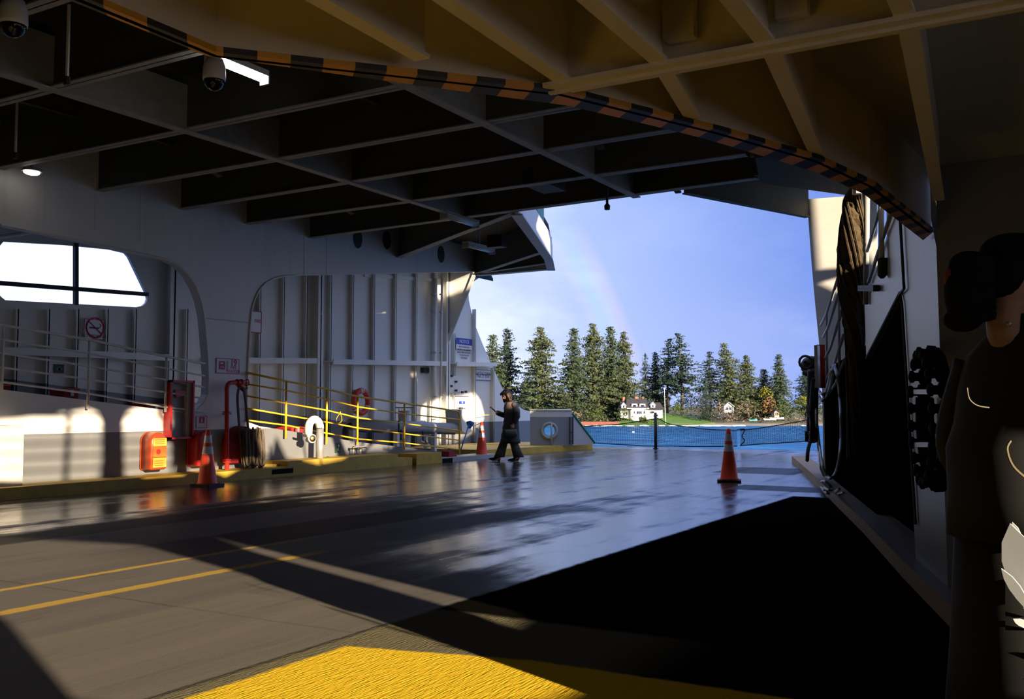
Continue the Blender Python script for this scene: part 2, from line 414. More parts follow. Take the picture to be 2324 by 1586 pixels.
# overhead: plating, cross beams with flanges, fore-and-aft girders
notch = [(-12.9,ZP),]
NL = [(-8.39,14.7), (-10.31,19.53), (-11.09,21.15)]
NR = [(-5.23,14.55), (-4.0,17.5)]
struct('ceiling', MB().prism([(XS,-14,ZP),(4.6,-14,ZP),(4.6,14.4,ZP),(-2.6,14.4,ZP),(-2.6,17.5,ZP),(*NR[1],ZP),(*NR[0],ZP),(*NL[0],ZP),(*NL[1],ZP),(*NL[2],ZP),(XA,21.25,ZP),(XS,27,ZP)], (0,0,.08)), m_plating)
def tbeam(p, q, name='beam', web=.014, fl=.15, z=ZB, mat=None, top=ZP):
    p, q = V((*p, 0)), V((*q, 0)); mb = MB()
    mb.bar(p+V((0,0,(z+top)/2)), q+V((0,0,(z+top)/2)), web, top-z)
    mb.cur = 1; mb.bar(p+V((0,0,z+.008)), q+V((0,0,z+.008)), fl, .016)
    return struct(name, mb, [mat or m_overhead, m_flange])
XR = -3.75
for y in (-9, -6.5, -4.1, -1.5, 1.1, 3.6, 5.0, 6.43): tbeam((XA, y), (-.5, y))
for y, y2 in ((8.25,8.25), (9.9,9.82), (11.55,11.25), (13.1,12.88)): tbeam((XA, y), (XR, y2))
tbeam((XA, 14.85), (-4.0, 14.3))
tbeam((XA, 17.84), NL[0]); tbeam((XA, 21.1), (-10.0, 18.75)); 
struct('girder', MB().bar((-9.43,-14,ZB+.3), (-9.43,14.6,ZB+.3), .014, .56).bar((-9.43,-14,ZB-.01), (-9.43,15.0,ZB-.01), .13, .018), m_flange)
struct('girder', MB().bar((-6.05,-14,ZB+.3), (-6.05,14.45,ZB+.3), .014, .56).bar((-6.05,-14,ZB-.01), (-6.05,14.55,ZB-.01), .13, .018), m_flange)
for x in (-11.6, -7.7, -4.6):        # small longitudinal stiffeners under the plating
    struct('beam', MB().bar((x,-14,ZP-.1), (x,14.3,ZP-.1), .012, .2).bar((x,-14,ZP-.2), (x,14.3,ZP-.2), .08, .01), m_overhead)
for k, (x, y) in enumerate(((1540,437), (1365,338), (1660,362), (800,485), (500,400))):   # short bracket stubs on the beams
    p = OZ(x, y, 4.78); struct('bracket', MB().bar(p, p+V((0,-.4,.12)), .1, .03), m_overhead)
# bow wings: fascia along the notch and across the front, bulwark of the deck above
m_fascia = M('sunlit_white_enamel', (.74,.73,.70), .4)
def fascia(a, b, z0, z1, t, name='wall_fascia', mat=m_white):
    mb = MB(); mb.bar((a[0],a[1],(z0+z1)/2), (b[0],b[1],(z0+z1)/2), t, z1-z0); return struct(name, mb, mat)
fascia(NL[0], NL[1], ZB-.02, 5.28, .07); fascia(NL[1], NL[2], ZB-.02, 5.28, .07)
fascia(NL[2], (-13.35,21.22), ZB+.02, 5.5, .07)
struct('trim_8', MB().bar((NL[0][0],NL[0][1],ZB-.03), (NL[1][0],NL[1][1],ZB-.03), .2, .03).bar((NL[1][0],NL[1][1],ZB-.03), (NL[2][0],NL[2][1],ZB-.03), .2, .03).bar((NL[2][0],NL[2][1],ZB), (-13.3,21.22,ZB), .2, .03), m_grey)
struct('trim_9', MB().bar((-8.75,15.7,5.8), (-9.93,18.55,5.8), .05, 1.0), m_green_paint)
tbeam((-13.2,21.0), (-10.75,20.3), fl=.12)
fascia(NR[0], NR[1], ZB-.02, 5.5, .05, mat=m_overhead)
struct('trim_10', MB().bar((NR[0][0],NR[0][1],ZB-.03), (NR[1][0],NR[1][1],ZB-.03), .12, .02), m_overhead)
# deep box girder above the right hand lane
struct('beam', MB().prism([(-3.62,12.85,ZB-.06),(-3.97,14.35,ZB-.06),(-2.72,16.3,ZB-.06),(-1.75,16.15,ZB-.06),(-1.75,12.85,ZB-.06)], (0,0,.76)), m_plating)
struct('trim_11', MB().bar((-3.66,12.85,5.0), (-3.66,12.85,4.66), .05, .05).bar((-3.9,13.9,ZP), (-3.9,13.9,ZB-.05), .06, .06), m_overhead)
# ------------------------------------------------------------------ low overhead with the striped edge, over the camera
ZL, ZLP = 2.42, 2.86
hin = [OZ(*q, ZL) for q in [(490,118),(955,170),(1280,207),(1500,262),(1640,297),(1860,360),(1985,418),(2120,525)]]
hou = [OZ(*q, ZL) for q in [(470,127),(900,187),(1290,240),(1480,285),(1600,315),(1850,390),(1960,440),(2095,545)]]
hin = [V((hin[0].x, -7, ZL))]+hin; hou = [V((hou[0].x-.04, -7, ZL))]+hou
st = MB()
for i in range(len(hin)-1):
    st.prism([hou[i], hou[i+1], hin[i+1], hin[i]], (0,0,.02))
struct('trim_12', st, m_hazard)
wb = MB()
for i in range(len(hin)-1): wb.bar(hin[i]+V((0,0,.22))+V((-.03,.03,0)), hin[i+1]+V((0,0,.22))+V((-.03,.03,0)), .02, .44)
struct('wall_girder_web', wb, m_lowdeck)
cl = [V((p.x, p.y, ZLP)) for p in hou]+[V((.55, 7.4, ZLP)), V((.55, -7, ZLP))]
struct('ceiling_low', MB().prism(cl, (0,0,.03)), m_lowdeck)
def rib(a, b, name='beam'):
    mb = MB(); z = 2.445
    mb.bar((*a, (z+ZLP)/2), (*b, (z+ZLP)/2), .02, ZLP-z); mb.bar((*a, z), (*b, z), .06, .014); return struct(name, mb, m_lowdeck)
rib((-1.60,-7), (-1.86,2.62)); rib((-1.30,-7), (-1.55,3.07)); rib((-1.02,-7), (-1.18,3.05)); rib((-.68,-7), (-.82,3.05)); rib((-.3,-7), (-.4,3.05)); rib((.1,-7), (0,3.05))
rib((-1.19,3.1), (-1.30,3.72)); rib((-.82,3.1), (-1.0,4.6)); rib((-.4,3.1), (-.62,5.9))
mb = MB().bar((-1.62,3.08,2.63), (.5,3.08,2.63), .02, .44).bar((-1.62,3.08,ZL+.01), (.5,3.08,ZL+.01), .11, .016)
struct('beam', mb, m_lowdeck)
for x in (-1.17, -.8): struct('bracket', MB().box((x+.02,3.02,2.5),(x+.12,3.06,2.62)).box((x+.02,3.02,2.62),(x+.12,3.065,2.635)), m_lowdeck)
# ------------------------------------------------------------------ near casing on the right
WP, WU, WN = V((-.75,6.9,0)), V((-.285,.958,0)).normalized(), V((-.958,-.285,0)).normalized()
def OW(x, y, off=0.0): return OP(x, y, WP+WN*off, WN)
m_rcas = wallpaint('near_casing_shaded_paint', (.42,.43,.45), (.12,.13,.15), 1.27, 0, 1.27)  # white paint darkened: shade of the right side put into the colour
m_rcas2 = wallpaint('near_bulkhead_shaded_paint', (.16,.15,.12), (.05,.05,.045), 1.27, 0, 1.27)  # same white paint, darker still for the shaded bulkhead
pl = [OW(*q) for q in [(2150,1270),(2125,560),(2117,520),(2100,430),(2050,428),(2004,560),(1962,692),(1966,812),(2042,664),(2046,690),(2078,1200)]]
pl[0].z = 0; pl[-1] = V((pl[-1].x, pl[-1].y, 0))
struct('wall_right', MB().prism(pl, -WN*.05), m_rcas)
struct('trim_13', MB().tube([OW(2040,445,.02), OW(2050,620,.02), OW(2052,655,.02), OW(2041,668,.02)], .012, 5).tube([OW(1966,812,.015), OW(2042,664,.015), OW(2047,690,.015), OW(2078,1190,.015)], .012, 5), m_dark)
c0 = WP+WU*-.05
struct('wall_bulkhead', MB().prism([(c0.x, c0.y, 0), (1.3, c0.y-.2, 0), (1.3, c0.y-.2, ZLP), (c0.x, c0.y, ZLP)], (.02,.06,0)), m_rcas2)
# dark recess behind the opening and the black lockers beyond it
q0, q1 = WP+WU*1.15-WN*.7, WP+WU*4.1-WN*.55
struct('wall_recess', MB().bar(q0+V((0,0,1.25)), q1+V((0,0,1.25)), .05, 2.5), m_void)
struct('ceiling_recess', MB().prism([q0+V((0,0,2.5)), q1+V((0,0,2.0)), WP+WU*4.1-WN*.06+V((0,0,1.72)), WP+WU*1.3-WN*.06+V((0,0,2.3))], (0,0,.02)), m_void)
# curbs
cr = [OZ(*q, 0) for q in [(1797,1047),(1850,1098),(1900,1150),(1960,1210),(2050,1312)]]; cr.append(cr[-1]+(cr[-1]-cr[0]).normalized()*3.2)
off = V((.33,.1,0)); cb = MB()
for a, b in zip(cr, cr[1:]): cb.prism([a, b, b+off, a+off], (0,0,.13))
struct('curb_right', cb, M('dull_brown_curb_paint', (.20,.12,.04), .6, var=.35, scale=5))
XC = -12.72
cbl = MB(); e0 = A(944,1050,XC+.1).y
cbl.box((XA, -14, 0), (XC, e0, .17))
struct('curb_left', cbl, m_curb)
blk = MB(); y0, y1 = A(655,1060,XC).y, A(905,1050,XC).y
blk.prism([(XA, y0, .17), (XC-.02, y0, .17), (XC-.02, y1, .17), (XA, y1, .17)], (0,0,.1))
struct('curb_block', blk, m_curb)
y2, y3 = A(942,1050,XC).y, A(999,1048,XC).y
struct('curb_block', MB().box((XA, y2, 0), (XC+.04, y3, .24)), m_curb)
struct('curb_block', MB().prism([(XA, y3, 0), (XC+.03, y3, 0), (XC+.03, y3+2.6, 0), (XA, y3+2.6, 0), ], (0,0,.10)), m_grey)
struct('trim_14', MB().box((XC-.3, y1, 0), (XC-.12, y2, .16)).box((XC-.05, y3+.05, 0), (XC+.05, y3+.45, .09)).box((XC-.05, A(617,1078,XC).y, .05), (XC+.006, A(665,1074,XC).y, .14)), m_black)
fc = [V((-13.25,21.6,0)), V((-13.0,25.0,0)), V((-12.75,27.0,0))]
fcb = MB()
for a, b in zip(fc, fc[1:]): fcb.prism([a, b, b+V((-3.0,.4,0)), a+V((-3.0,0,0))], (0,0,.17))
struct('curb_bow', fcb, m_curb)
# added sun mask for the unseen near side; openings traced from lit patches
def back(p, X=3.0): p = V(p); return p-LD*((X-p.x)/(-LD.x)*-1) if False else p-LD*((X-p.x)/(-LD.x))
def opening(fn, pts): return [V((3.0, *back(fn(*q))[1:])) for q in pts]
D0 = lambda x, y: OZ(x, y, 0.0)
def rnd(pts, n=3): return smoothpts(pts, n, True)
holes = [
 opening(D0, [(330,1238),(800,1375),(1160,1482),(1360,1535),(1250,1586),(700,1640),(150,1590),(0,1405),(-200,1300),(-60,1215)]),
 yz([(-4.5,1.2),(-.62,1.2),(-.55,1.3),(-.55,2.3),(-.7,2.45),(-4.5,2.45),(-4.7,2.3),(-4.7,1.35)], 3.0),  # extra unseen opening, added for sun bounce onto the low overhead
 opening(lambda x, y: OP(x, y, (*NL[0],0), (NL[1][1]-NL[0][1], NL[0][0]-NL[1][0], 0)), [(1212,516),(1219,490),(1238,515),(1247,555),(1249,592),(1245,576)]),
 opening(D0, [(455,1210),(800,1296),(1165,1385),(1190,1400),(1150,1428),(1074,1397),(820,1322),(565,1252)]),
 opening(A, [(-160,985),(-60,958),(40,950),(130,938),(200,930),(222,938),(230,960),(231,1040),(226,1082),(210,1094),(60,1100),(-100,1110)]),
 opening(A, [(276,960),(283,938),(305,926),(345,924),(388,934),(389,1000),(388,1088),(370,1094),(300,1094),(280,1082)]),
 opening(A, [(423,1058),(500,1054),(600,1048),(604,1072),(560,1090),(425,1090)]),
 opening(A, [(562,945),(580,922),(640,902),(720,893),(800,888),(870,892),(893,905),(897,950),(897,1005),(880,1020),(800,1022),(775,1030),(745,1050),(690,1062),(655,1052),(640,1020),(626,990),(616,1030),(600,1042),(572,1040),(562,1000)]),
 opening(A, [(912,900),(944,904),(948,960),(945,1015),(915,1015)]),
 opening(S_, [(968,990),(952,975),(948,945),(960,920),(985,909),(1040,900),(1068,894),(1080,897),(1090,912),(1098,942),(1093,962),(1076,978),(1030,1004),(985,1012)]),
 opening(lambda x, y: OY(x, y, 24.0), [(960,664),(1000,645),(1085,612),(1075,650),(1003,673),(975,690)]),
 opening(lambda x, y: OY(x, y, 19.96), [(1138,896),(1150,890),(1164,893),(1166,910),(1160,922),(1140,926),(1136,912)]),
 opening(lambda x, y: OY(x, y, 21.0), [(1055,962),(1074,962),(1074,1003),(1055,1003)]),
 opening(lambda x, y: OY(x, y, 11.0), [(455,1030),(487,1030),(487,1045),(455,1045)]),
 opening(lambda x, y: OY(x, y, 17.5), [(1836,440),(1922,440),(1918,590),(1912,672),(1852,644)]),
]
mask = [(-14,-3),(26,-3),(26,12),(-14,12)]
struct('wall_near_sun_mask', MB().prism(yz(mask, 3.0), (.08,0,0), holes), m_white)
rb = MB()      # unseen rails added to throw banded shadows on the sun patches
for i in range(6): rb.bar((2.9, 1.2, 3.86+.2*i), (2.9, 5.2, 3.86+.2*i-.03), .042, .042)
rb.bar((2.9, 2.9, 3.7), (2.9, 2.95, 5.2), .07, .07, (1,0,0)); rb.bar((2.9, 4.55, 5.1), (2.9, 4.95, 4.35), .1, .1, (1,0,0))
struct('sun_mask_rails', rb, m_grey)
struct('wall_aft_light_block', MB().box((-16.4,-14.1,-.2), (3.2,-14,ZP+.4)), m_overhead)  # unseen closure added aft to keep sky light out of the deck
# bow frame standing on the right, lit by the low sun
YK = 17.5
k = [OY(*q, YK) for q in [(1832,452),(1836,520),(1842,600),(1850,690),(1858,770),(1865,840),(1868,1000),(1868,1070),(1990,1070),(1990,440)]]
for q in k[-3:-1]: q.z = 0.0
struct('wall_bow_frame', MB().prism(k, (0,.06,0)), m_white)
# ================================================================== THINGS ON THE DECK
YV, XV, ZV = V((0,1,0)), V((1,0,0)), V((0,0,1))
# traffic cones
def make_cone(loc, label, rz=0.0):
    t = thing('traffic_cone', loc, label, 'traffic cone', 'orange traffic cones on the car deck', rz)
    L = V(loc); h = .91
    mb = MB(); mb.prism([L+Matrix.Rotation(rz, 3, 'Z') @ V(p) for p in [(-.18,-.2,0),(.18,-.2,0),(.2,-.18,0),(.2,.18,0),(.18,.2,0),(-.18,.2,0),(-.2,.18,0),(-.2,-.18,0)]], (0,0,.04)); mb.build('base', m_cone_base, t)
    R = lambda z: .155-(.155-.034)*(z-.04)/(h-.04)
    prof = [(R(.04)+.02,.04),(R(.06),.06),(R(.3),.3),(R(.55),.55),(R(.8),.8),(R(h-.01),h-.01),(R(h)-.012,h),(.012,h)]
    MB().lathe(prof, L, seg=24).build('body', m_cone, t, True)
    for a, b in ((.52,.64),(.70,.82)):
        MB().lathe([(R(a)+.0025,a),(R(b)+.0025,b)], L, seg=24, cap=False).build('reflective_collar', m_reflect, t, True)
    return t
cC = make_cone(OZ(1655,1093,0), 'orange cone standing alone mid-deck in front of the netting', .3)
cL = OZ(470,1103,0)
dup(cC, cL, .1, 'orange cone beside the red standpipe and hose at the yellow curb')
fC = OZ(1063,1036,.0); fC = V((-12.95, 20.9, .0))
dup(cC, fC, -.2, 'orange cone at the low end of the yellow railing by the bow')
# railings
def railing(name, label, posts, starts, mat, X=-13.22, r=.021, rr=.016, startx=None, endcurve=False, kind=None):
    """posts: list of (x, [rail heights y top..bottom], y foot) in sight-line pixels on the plane X"""
    q = A(posts[-1][0], posts[-1][2], X)
    t = thing(name, (X, A(posts[0][0], posts[0][2], X).y, 0), label, 'railing')
    n = len(posts[0][1])
    for k in range(n):
        pts = []
        if starts: pts.append(A(starts[0], starts[1][k], X))
        pts += [A(x, ys[k], X) for x, ys, _ in posts]
        if kind == 'over' : pts.append(A(465, (825,853,879,905,934)[k], X))
        if k == 0 and endcurve:
            a = pts[-1]; pts[-1:] = [a+V((0,-.14,.008)), a+V((0,-.05,-.015)), a+V((0,0,-.10))]
        MB().tube(pts, r if k == 0 else rr, 8).build('top_rail' if k == 0 else 'rail', mat, t, True)
    for x, ys, foot in posts:
        top, bot = A(x, ys[0], X), A(x, foot, X)
        if endcurve and x == posts[-1][0]: top = top+V((0,0,-.08))
        MB().tube([V((X, top.y, top.z)), V((X, top.y, bot.z))], .022, 8).build('post', mat, t, True)
    return t
railing('railing', 'white five-bar railing along the top of the ramp wall at left',
        [(-120,[716,751,784,816,851],880),(8,[738,771,802,834,867],898),(203,[771,802,831,861,893],928),(378,[809,836,862,890,924],935)], None, m_white, kind='over')
railing('railing', 'yellow five-bar railing sloping down beside the ramp towards the bow',
        [(650,[865,886,915,942,965],994),(742,[883,906,931,958,983],1007),(812,[900,923,948,971,996],1009),(918,[915,939,961,984,1005],1020),(1043,[933,952,977,999,1020],1036)],
        (558,[845,871,898,926,953]), m_yellow, endcurve=True)
# yellow cords tied to the yellow railing
tag(MB().tube(smoothpts([A(773,935,-13.18), A(764,950,-13.18), A(766,960,-13.18), A(775,956,-13.18), A(775,945,-13.18), A(771,937,-13.18)], 5, True), .006, 5, True).build('cord', m_yellow), 'thin yellow cord loop hanging from the second bay of the yellow railing', 'cord')
# fire axe in its red framed cabinet
def wbox(x0, y0, x1, y1, X, d):
    a, b = A(x0, y0, X), A(x1, y1, X); return MB().box((X-d, a.y, b.z), (X, b.y, a.z))
t = thing('axe_cabinet', A(413,995,-13.2), 'tall red-framed glass cabinet holding a fire axe, on the pillar', 'fire axe cabinet')
a, b = A(388,862,-13.14), A(440,995,-13.14); y0, y1, z0, z1, d = a.y, b.y, b.z, a.z, .15
fr = MB()
for s_ in ((y0, y0+.045, z0, z1), (y1-.03, y1, z0, z1), (y0, y1, z0, z0+.035), (y0, y1, z1-.035, z1)):
    fr.box((-13.3, s_[0], s_[2]), (-13.14, s_[1], s_[3]))
fr.build('frame', m_red, t)
MB().box((-13.298, y0+.02, z0+.02), (-13.285, y1-.02, z1-.02)).build('back_panel', m_grey, t)
MB().box((-13.155, y0+.045, z0+.035), (-13.15, y1-.03, z1-.035)).build('door_glass', m_glass, t)
MB().box((-13.28, y1-.12, z0+.03), (-13.2, y1-.045, z1-.03)).build('side_rail', M('pale_wood', (.5,.42,.32), .5), t)
xa = thing('fire_axe', A(420,985,-13.22), 'fire axe with red head and yellow wooden handle inside the glass cabinet', 'axe')
hd = [A(396,884,-13.22), A(399,903,-13.22), A(410,899,-13.22), A(428,897,-13.22), A(436,894,-13.22), A(428,887,-13.22), A(410,886,-13.22)]
MB().prism([p+V((.015,0,0)) for p in hd], (-.03,0,0)).build('axe_head', m_red, xa)
hp = smoothpts([A(419,884,-13.22), A(419,930,-13.22), A(423,962,-13.22), A(422,985,-13.22)], 5)
MB().tube(hp, .022, 8).build('handle', m_wood, xa, True)
# red fire equipment covers standing on the curb by the pillar
def cover(name, label, x0, y0, x1, y1, side, mat, X=-13.02, labels=False, cat='extinguisher cover'):
    p, q = A(x0, y0, X), A(x1, y1, X); zt, zb, ya, yb = p.z, q.z, p.y, q.y
    t = thing(name, (X-.1, (ya+yb)/2, zb), label, cat)
    r = (yb-ya)/2; out = [(ya, zb+.03), (ya+.03, zb), (yb-.03, zb), (yb, zb+.03)]
    for i in range(13):
        an = math.pi*i/12; out.append(((ya+yb)/2+r*math.cos(an), zt-r+r*math.sin(an)))
    mb = MB(); rin = [V((-13.3, a_, b_)) for a_, b_ in out]
    cy, cz = (ya+yb)/2, (zt+zb)/2
    lay = [[V((xx, cy+(a_-cy)*s_, cz+(b_-cz)*s_)) for a_, b_ in out] for xx, s_ in ((-13.3,1),(X-.05,1),(X-.015,.97),(X,.9))]
    mb.rings(lay); mb.build('shell', mat, t, True)
    MB().tube([V((-13.27, a_, b_)) for a_, b_ in out], .012, 5, True).build('rim', mat, t)
    if labels:
        for (u0, u1, m_, nm) in ((.16,.37,m_label_y,'upper_label'),(.38,.66,m_label_o,'middle_label'),(.68,.93,m_label_y,'lower_label')):
            MB().box((X-.01, ya+.04, zt-(zt-zb)*u1), (X+.004, yb-.02, zt-(zt-zb)*u0)).build(nm, m_, t)
        for u in (.2,.25,.3): MB().box((X+.004, ya+.07, zt-(zt-zb)*(u+.015)), (X+.006, yb-.06, zt-(zt-zb)*u)).build('print', m_red, t)
        MB().lathe([(.045,0),(.045,.004)], V((X+.004, cy-.02, zt-(zt-zb)*.52)), (1,0,0), 14).build('emblem', m_red, t)
        for u in (.75,.81,.87): MB().box((X+.004, ya+.07, zt-(zt-zb)*(u+.02)), (X+.006, yb-.08, zt-(zt-zb)*u)).build('print', m_label_o, t)
    return t
cover('extinguisher_cover', 'sunlit orange-red round-topped extinguisher cover with yellow labels below the axe cabinet', 344, 981, 379, 1065, .2, M('orange_red_plastic', (.36,.055,.012), .35), labels=True)
t = cover('extinguisher_cover', 'shaded dark red round-topped extinguisher cover right behind the left cone', 450, 978, 483, 1056, .2, m_red)
tag(MB().box((-13.022, A(476,985,-13.02).y, A(476,997,-13.02).z), (-13.01, A(481,985,-13.02).y, A(476,986,-13.02).z)).build('sticker', m_label_y, t))
cover('hose_rack_cover', 'wide red hose rack cover on the ramp wall behind the folded brown hose', 521, 968, 590, 1048, .2, m_darkred, X=-13.1, cat='hose rack')
# fire station standpipe and hose
t = thing('standpipe', A(515,1072,-13.0), 'red fire standpipe with top elbow and handwheel valve on the pillar', 'fire hydrant pipe')
XP = -13.02
MB().tube([A(515,1072,XP)]+smoothpts([A(515,1040,XP), A(515,900,XP), A(515,880,XP), A(520,870,XP), A(530,868,XP), A(536,868,XP)], 5), .042, 12).build('pipe', m_red, t, True)
for y in (935, 1043, 1048): MB().lathe([(.075,-.012),(.075,.012)], A(515,y,XP), seg=14).build('flange', m_red, t)
vb = MB(); c = A(545,868,XP); vb.lathe([(.045,-.09),(.062,-.085),(.062,-.06),(.05,-.055),(.05,.0),(.065,.01),(.065,.04),(.045,.05),(.045,.08)], c, (0,1,0), 14); vb.lathe([(.05,0),(.06,.06),(.05,.09),(.03,.1)], c, (0,0,-1), 12); vb.build('valve_body', m_red, t, True)
hw = MB(); c2 = A(560,868,XP); ci = [c2+V((math.cos(q)*.06, 0, math.sin(q)*.06)) for q in [i*math.pi/8 for i in range(16)]]
hw.tube(ci, .009, 6, True); hw.bar(c2-V((.06,0,0)), c2+V((.06,0,0)), .012, .012); hw.bar(c2-V((0,0,.06)), c2+V((0,0,.06)), .012, .012, XV); hw.tube([c2, c2-V((0,.1,0))], .01, 6); hw.build('handwheel', m_red, t)
MB().tube([A(546,880,XP), A(552,886,XP), A(562,880,XP)], [.03,.03,.012], 8).build('nozzle_coupling', m_dark, t, True)
for y in (939, 1045): MB().bar(A(506,y,-13.1), A(524,y,-13.1), .03, .02).bar(A(515,y,-13.28), A(515,y,XP), .03,.02).build('pipe_bracket', m_darkred, t)
h = thing('fire_hose', A(568,1062,-12.95), 'brown flat fire hose hanging in folds from the red standpipe', 'fire hose')
hm = MB(); XH = -12.98
def strap(pts, w=.055, th=.02, n=6):
    pp = smoothpts(pts, n); ring = []
    for i, p in enumerate(pp):
        d = (pp[min(i+1, len(pp)-1)]-pp[max(i-1, 0)]).normalized(); s_ = d.cross(XV)
        s_ = s_.normalized() if s_.length > .05 else YV
        ring.append([p+s_*(a_*w/2)+XV*(b_*th/2) for a_, b_ in ((-1,-.4),(-.6,-1),(.6,-1),(1,-.4),(1,.4),(.6,1),(-.6,1),(-1,.4))])
    return MB().rings(ring)
strap([A(543,878,XH), A(539,900,XH), A(541,940,XH), A(545,985,XH), A(552,1040,XH)]).build('strand', m_hose, h, True)
strap([A(551,878,XH), A(556,900,XH), A(560,940,XH), A(563,980,XH), A(562,1030,XH)]).build('strand', m_hose, h, True)
random.seed(3)
for i in range(9):
    x = 548+i*5.2; XX = -13.0+.05*((i*7) % 3); b = 1052+6*((i*5) % 3)/2
    strap([A(x, 972+random.uniform(-4,4), XX), A(x+random.uniform(-2,2), 1010, XX), A(x+1, b-12, XX), A(x+5, b+2, XX), A(x+10, b-10, XX), A(x+8+random.uniform(-2,2), 1005, XX), A(x+6, 975, XX)], .05).build('fold', m_hose, h, True)
strap([A(590,985,-12.95), A(594,1010,-12.95), A(593,1035,-12.95), A(586,1050,-12.95), A(596,1062,-12.95)], .03).build('strand', m_hose, h, True)
# goosenecked vent with a brass flap valve
t = thing('vent_pipe', A(726,1060,-12.95), 'white gooseneck vent pipe with round brass flap valve beside the yellow railing', 'vent pipe')
XG = -12.95; r = .078
cy, ly = A(726,985,XG).y, A(700,985,XG).y; mid = (cy+ly)/2; rad = (cy-ly)/2; zc = A(712,972,XG).z
pts = [V((XG, cy, .15)), V((XG, cy, zc))]+[V((XG, mid+rad*math.cos(q), zc+rad*1.05*math.sin(q))) for q in [math.pi*i/10 for i in range(11)]]+[V((XG, ly, zc-.12))]
MB().tube(pts[1:], r, 16).build('bend', m_white, t, True); MB().tube([pts[0], pts[1]], r*.96, 16).build('pipe', m_steel, t, True)
fl = A(709,995,XG+.12); MB().lathe([(.075,-.05),(.088,-.04),(.088,.0),(.07,.01)], fl, (.9,-.35,0), 18).build('valve_ring', m_white, t, True)
MB().lathe([(.066,.0),(.066,.012),(.02,.02)], fl, (.9,-.35,0), 18).build('valve_flap', m_brass, t, True)
MB().tube([A(700,985,XG), A(704,992,XG+.06), A(709,996,XG+.1)], [.07,.07,.06], 10).build('valve_neck', m_white, t, True)
MB().lathe([(.05,0),(.05,.02)], A(699,998,XG+.05), (.5,-.8,0), 12).bar(A(684,986,XG), A(697,990,XG), .05, .04).build('locking_handle', m_dark, t)
MB().lathe([(.11,0),(.11,.02),(.09,.05)], V((XG, cy, .17)), seg=16).build('base_flange', m_steel, t)
# pair of small deck valves
t = thing('deck_valve_pair', A(820,1055,-13.1), 'pair of small white pipes with brass valves on the low ramp wall', 'valve')
for x, dy in ((802,0), (818,0)):
    MB().tube([A(x,1052,-13.15), A(x,1014,-13.15)], .022 if x > 810 else .014, 8).build('pipe', m_white, t, True)
    c = A(x,1016,-13.12); MB().ball(c, .035, 8, 6).build('valve', m_brass, t, True)
MB().bar(A(806,1014,-13.08), A(825,1013,-13.08), .02, .02).build('lever', m_steel, t)
MB().tube([A(812,1014,-13.1), A(832,1016,-13.1)], .014, 6).ball(A(812,1015,-13.1), .022, 6, 5).build('hose_tail', m_brass, t, True)
# wheel chocks
def chock(x0, y0, x1, y1, X, label, d=.22):
    a, b = A(x0, y0, X), A(x1, y1, X); z0 = b.z
    t = thing('wheel_chock', (X-d/2, (a.y+b.y)/2, z0), label, 'wheel chock', 'red wheel chocks by the curb')
    MB().prism([(X, a.y, z0), (X, b.y, z0), (X, b.y-.03, z0+.03), (X, a.y+(b.y-a.y)*.45, a.z), (X, a.y+.03, a.z-.03)], (-d,0,0)).build('wedge', m_darkred, t)
    MB().tube([V((X-d/2, a.y+.1, a.z-.02)), V((X-d/2, a.y+.16, a.z+.04)), V((X-d/2, a.y+.24, a.z+.01))], .008, 5).build('rope_handle', m_rope, t)
chock(741,1041,768,1054,-12.95, 'red wheel chock on the yellow curb just right of the white gooseneck pipe')
chock(1018,1022,1041,1040,-12.9, 'red wheel chock at the foot of the last yellow railing post')
# stubby yellow block on the curb
tag(MB().prism([A(620,1061,-12.95), A(679,1057,-12.95), A(675,1051,-12.95), A(626,1053,-12.95)], (-.25,0,0)).build('timber_block', m_curb), 'short yellow painted timber block lying on the curb beside the brown hose', 'block')
struct('trim_18', MB().tube([OX(-40,544,-15.6), OX(76,526,-15.6)], .035, 8), m_white)
# ------------------------------------------------------------------ signs
def sign(name, label, p, q, X, mat, d=.008):
    y0, y1, z0, z1 = p.y, q.y, q.z, p.z
    t = thing(name, (X, (y0+y1)/2, z0), label, 'sign')
    MB().box((X, y0, z0), (X+d, y1, z1)).build('panel', mat, t)
    return t, y0, y1, z0, z1, X+d
def border(t, y0, y1, z0, z1, X, w, mat):
    mb = MB()
    for a_, b_, c_, d_ in ((y0,y1,z0,z0+w),(y0,y1,z1-w,z1),(y0,y0+w,z0,z1),(y1-w,y1,z0,z1)): mb.box((X, a_, c_), (X+.003, b_, d_))
    mb.build('border', mat, t)
def wr(t, s, y, z, X, size, mat, name='lettering', bold=.0): return text(s, name, mat, (X+.001, y, z), YV, XV, size, t, bold=bold)
X0 = -13.295
t, y0, y1, z0, z1, X = sign('fire_station_sign', 'white sign with red border reading 19 FIRE STATION on the pillar', A(490,812,X0), A(542,849,X0), X0, m_sign)
border(t, y0, y1, z0, z1, X, .012, m_sign_red); w_ = y1-y0; hh = z1-z0
MB().box((X, y0+w_*.12, z0+hh*.22), (X+.003, y0+w_*.37, z0+hh*.80)).build('pictogram', m_sign_red, t)
MB().box((X+.003, y0+w_*.17, z0+hh*.62), (X+.005, y0+w_*.30, z0+hh*.72)).box((X+.003, y0+w_*.2, z0+hh*.38), (X+.005, y0+w_*.23, z0+hh*.5)).box((X+.003, y0+w_*.28, z0+hh*.35), (X+.005, y0+w_*.31, z0+hh*.5)).box((X+.003, y0+w_*.12, z0+hh*.22), (X+.005, y0+w_*.37, z0+hh*.27)).build('pictogram_detail', m_sign, t)
MB().box((X, y0+w_*.44, z0+hh*.15), (X+.003, y0+w_*.455, z0+hh*.85)).box((X, y0+w_*.49, z0+hh*.15), (X+.003, y0+w_*.505, z0+hh*.85)).build('divider', m_sign_red, t)
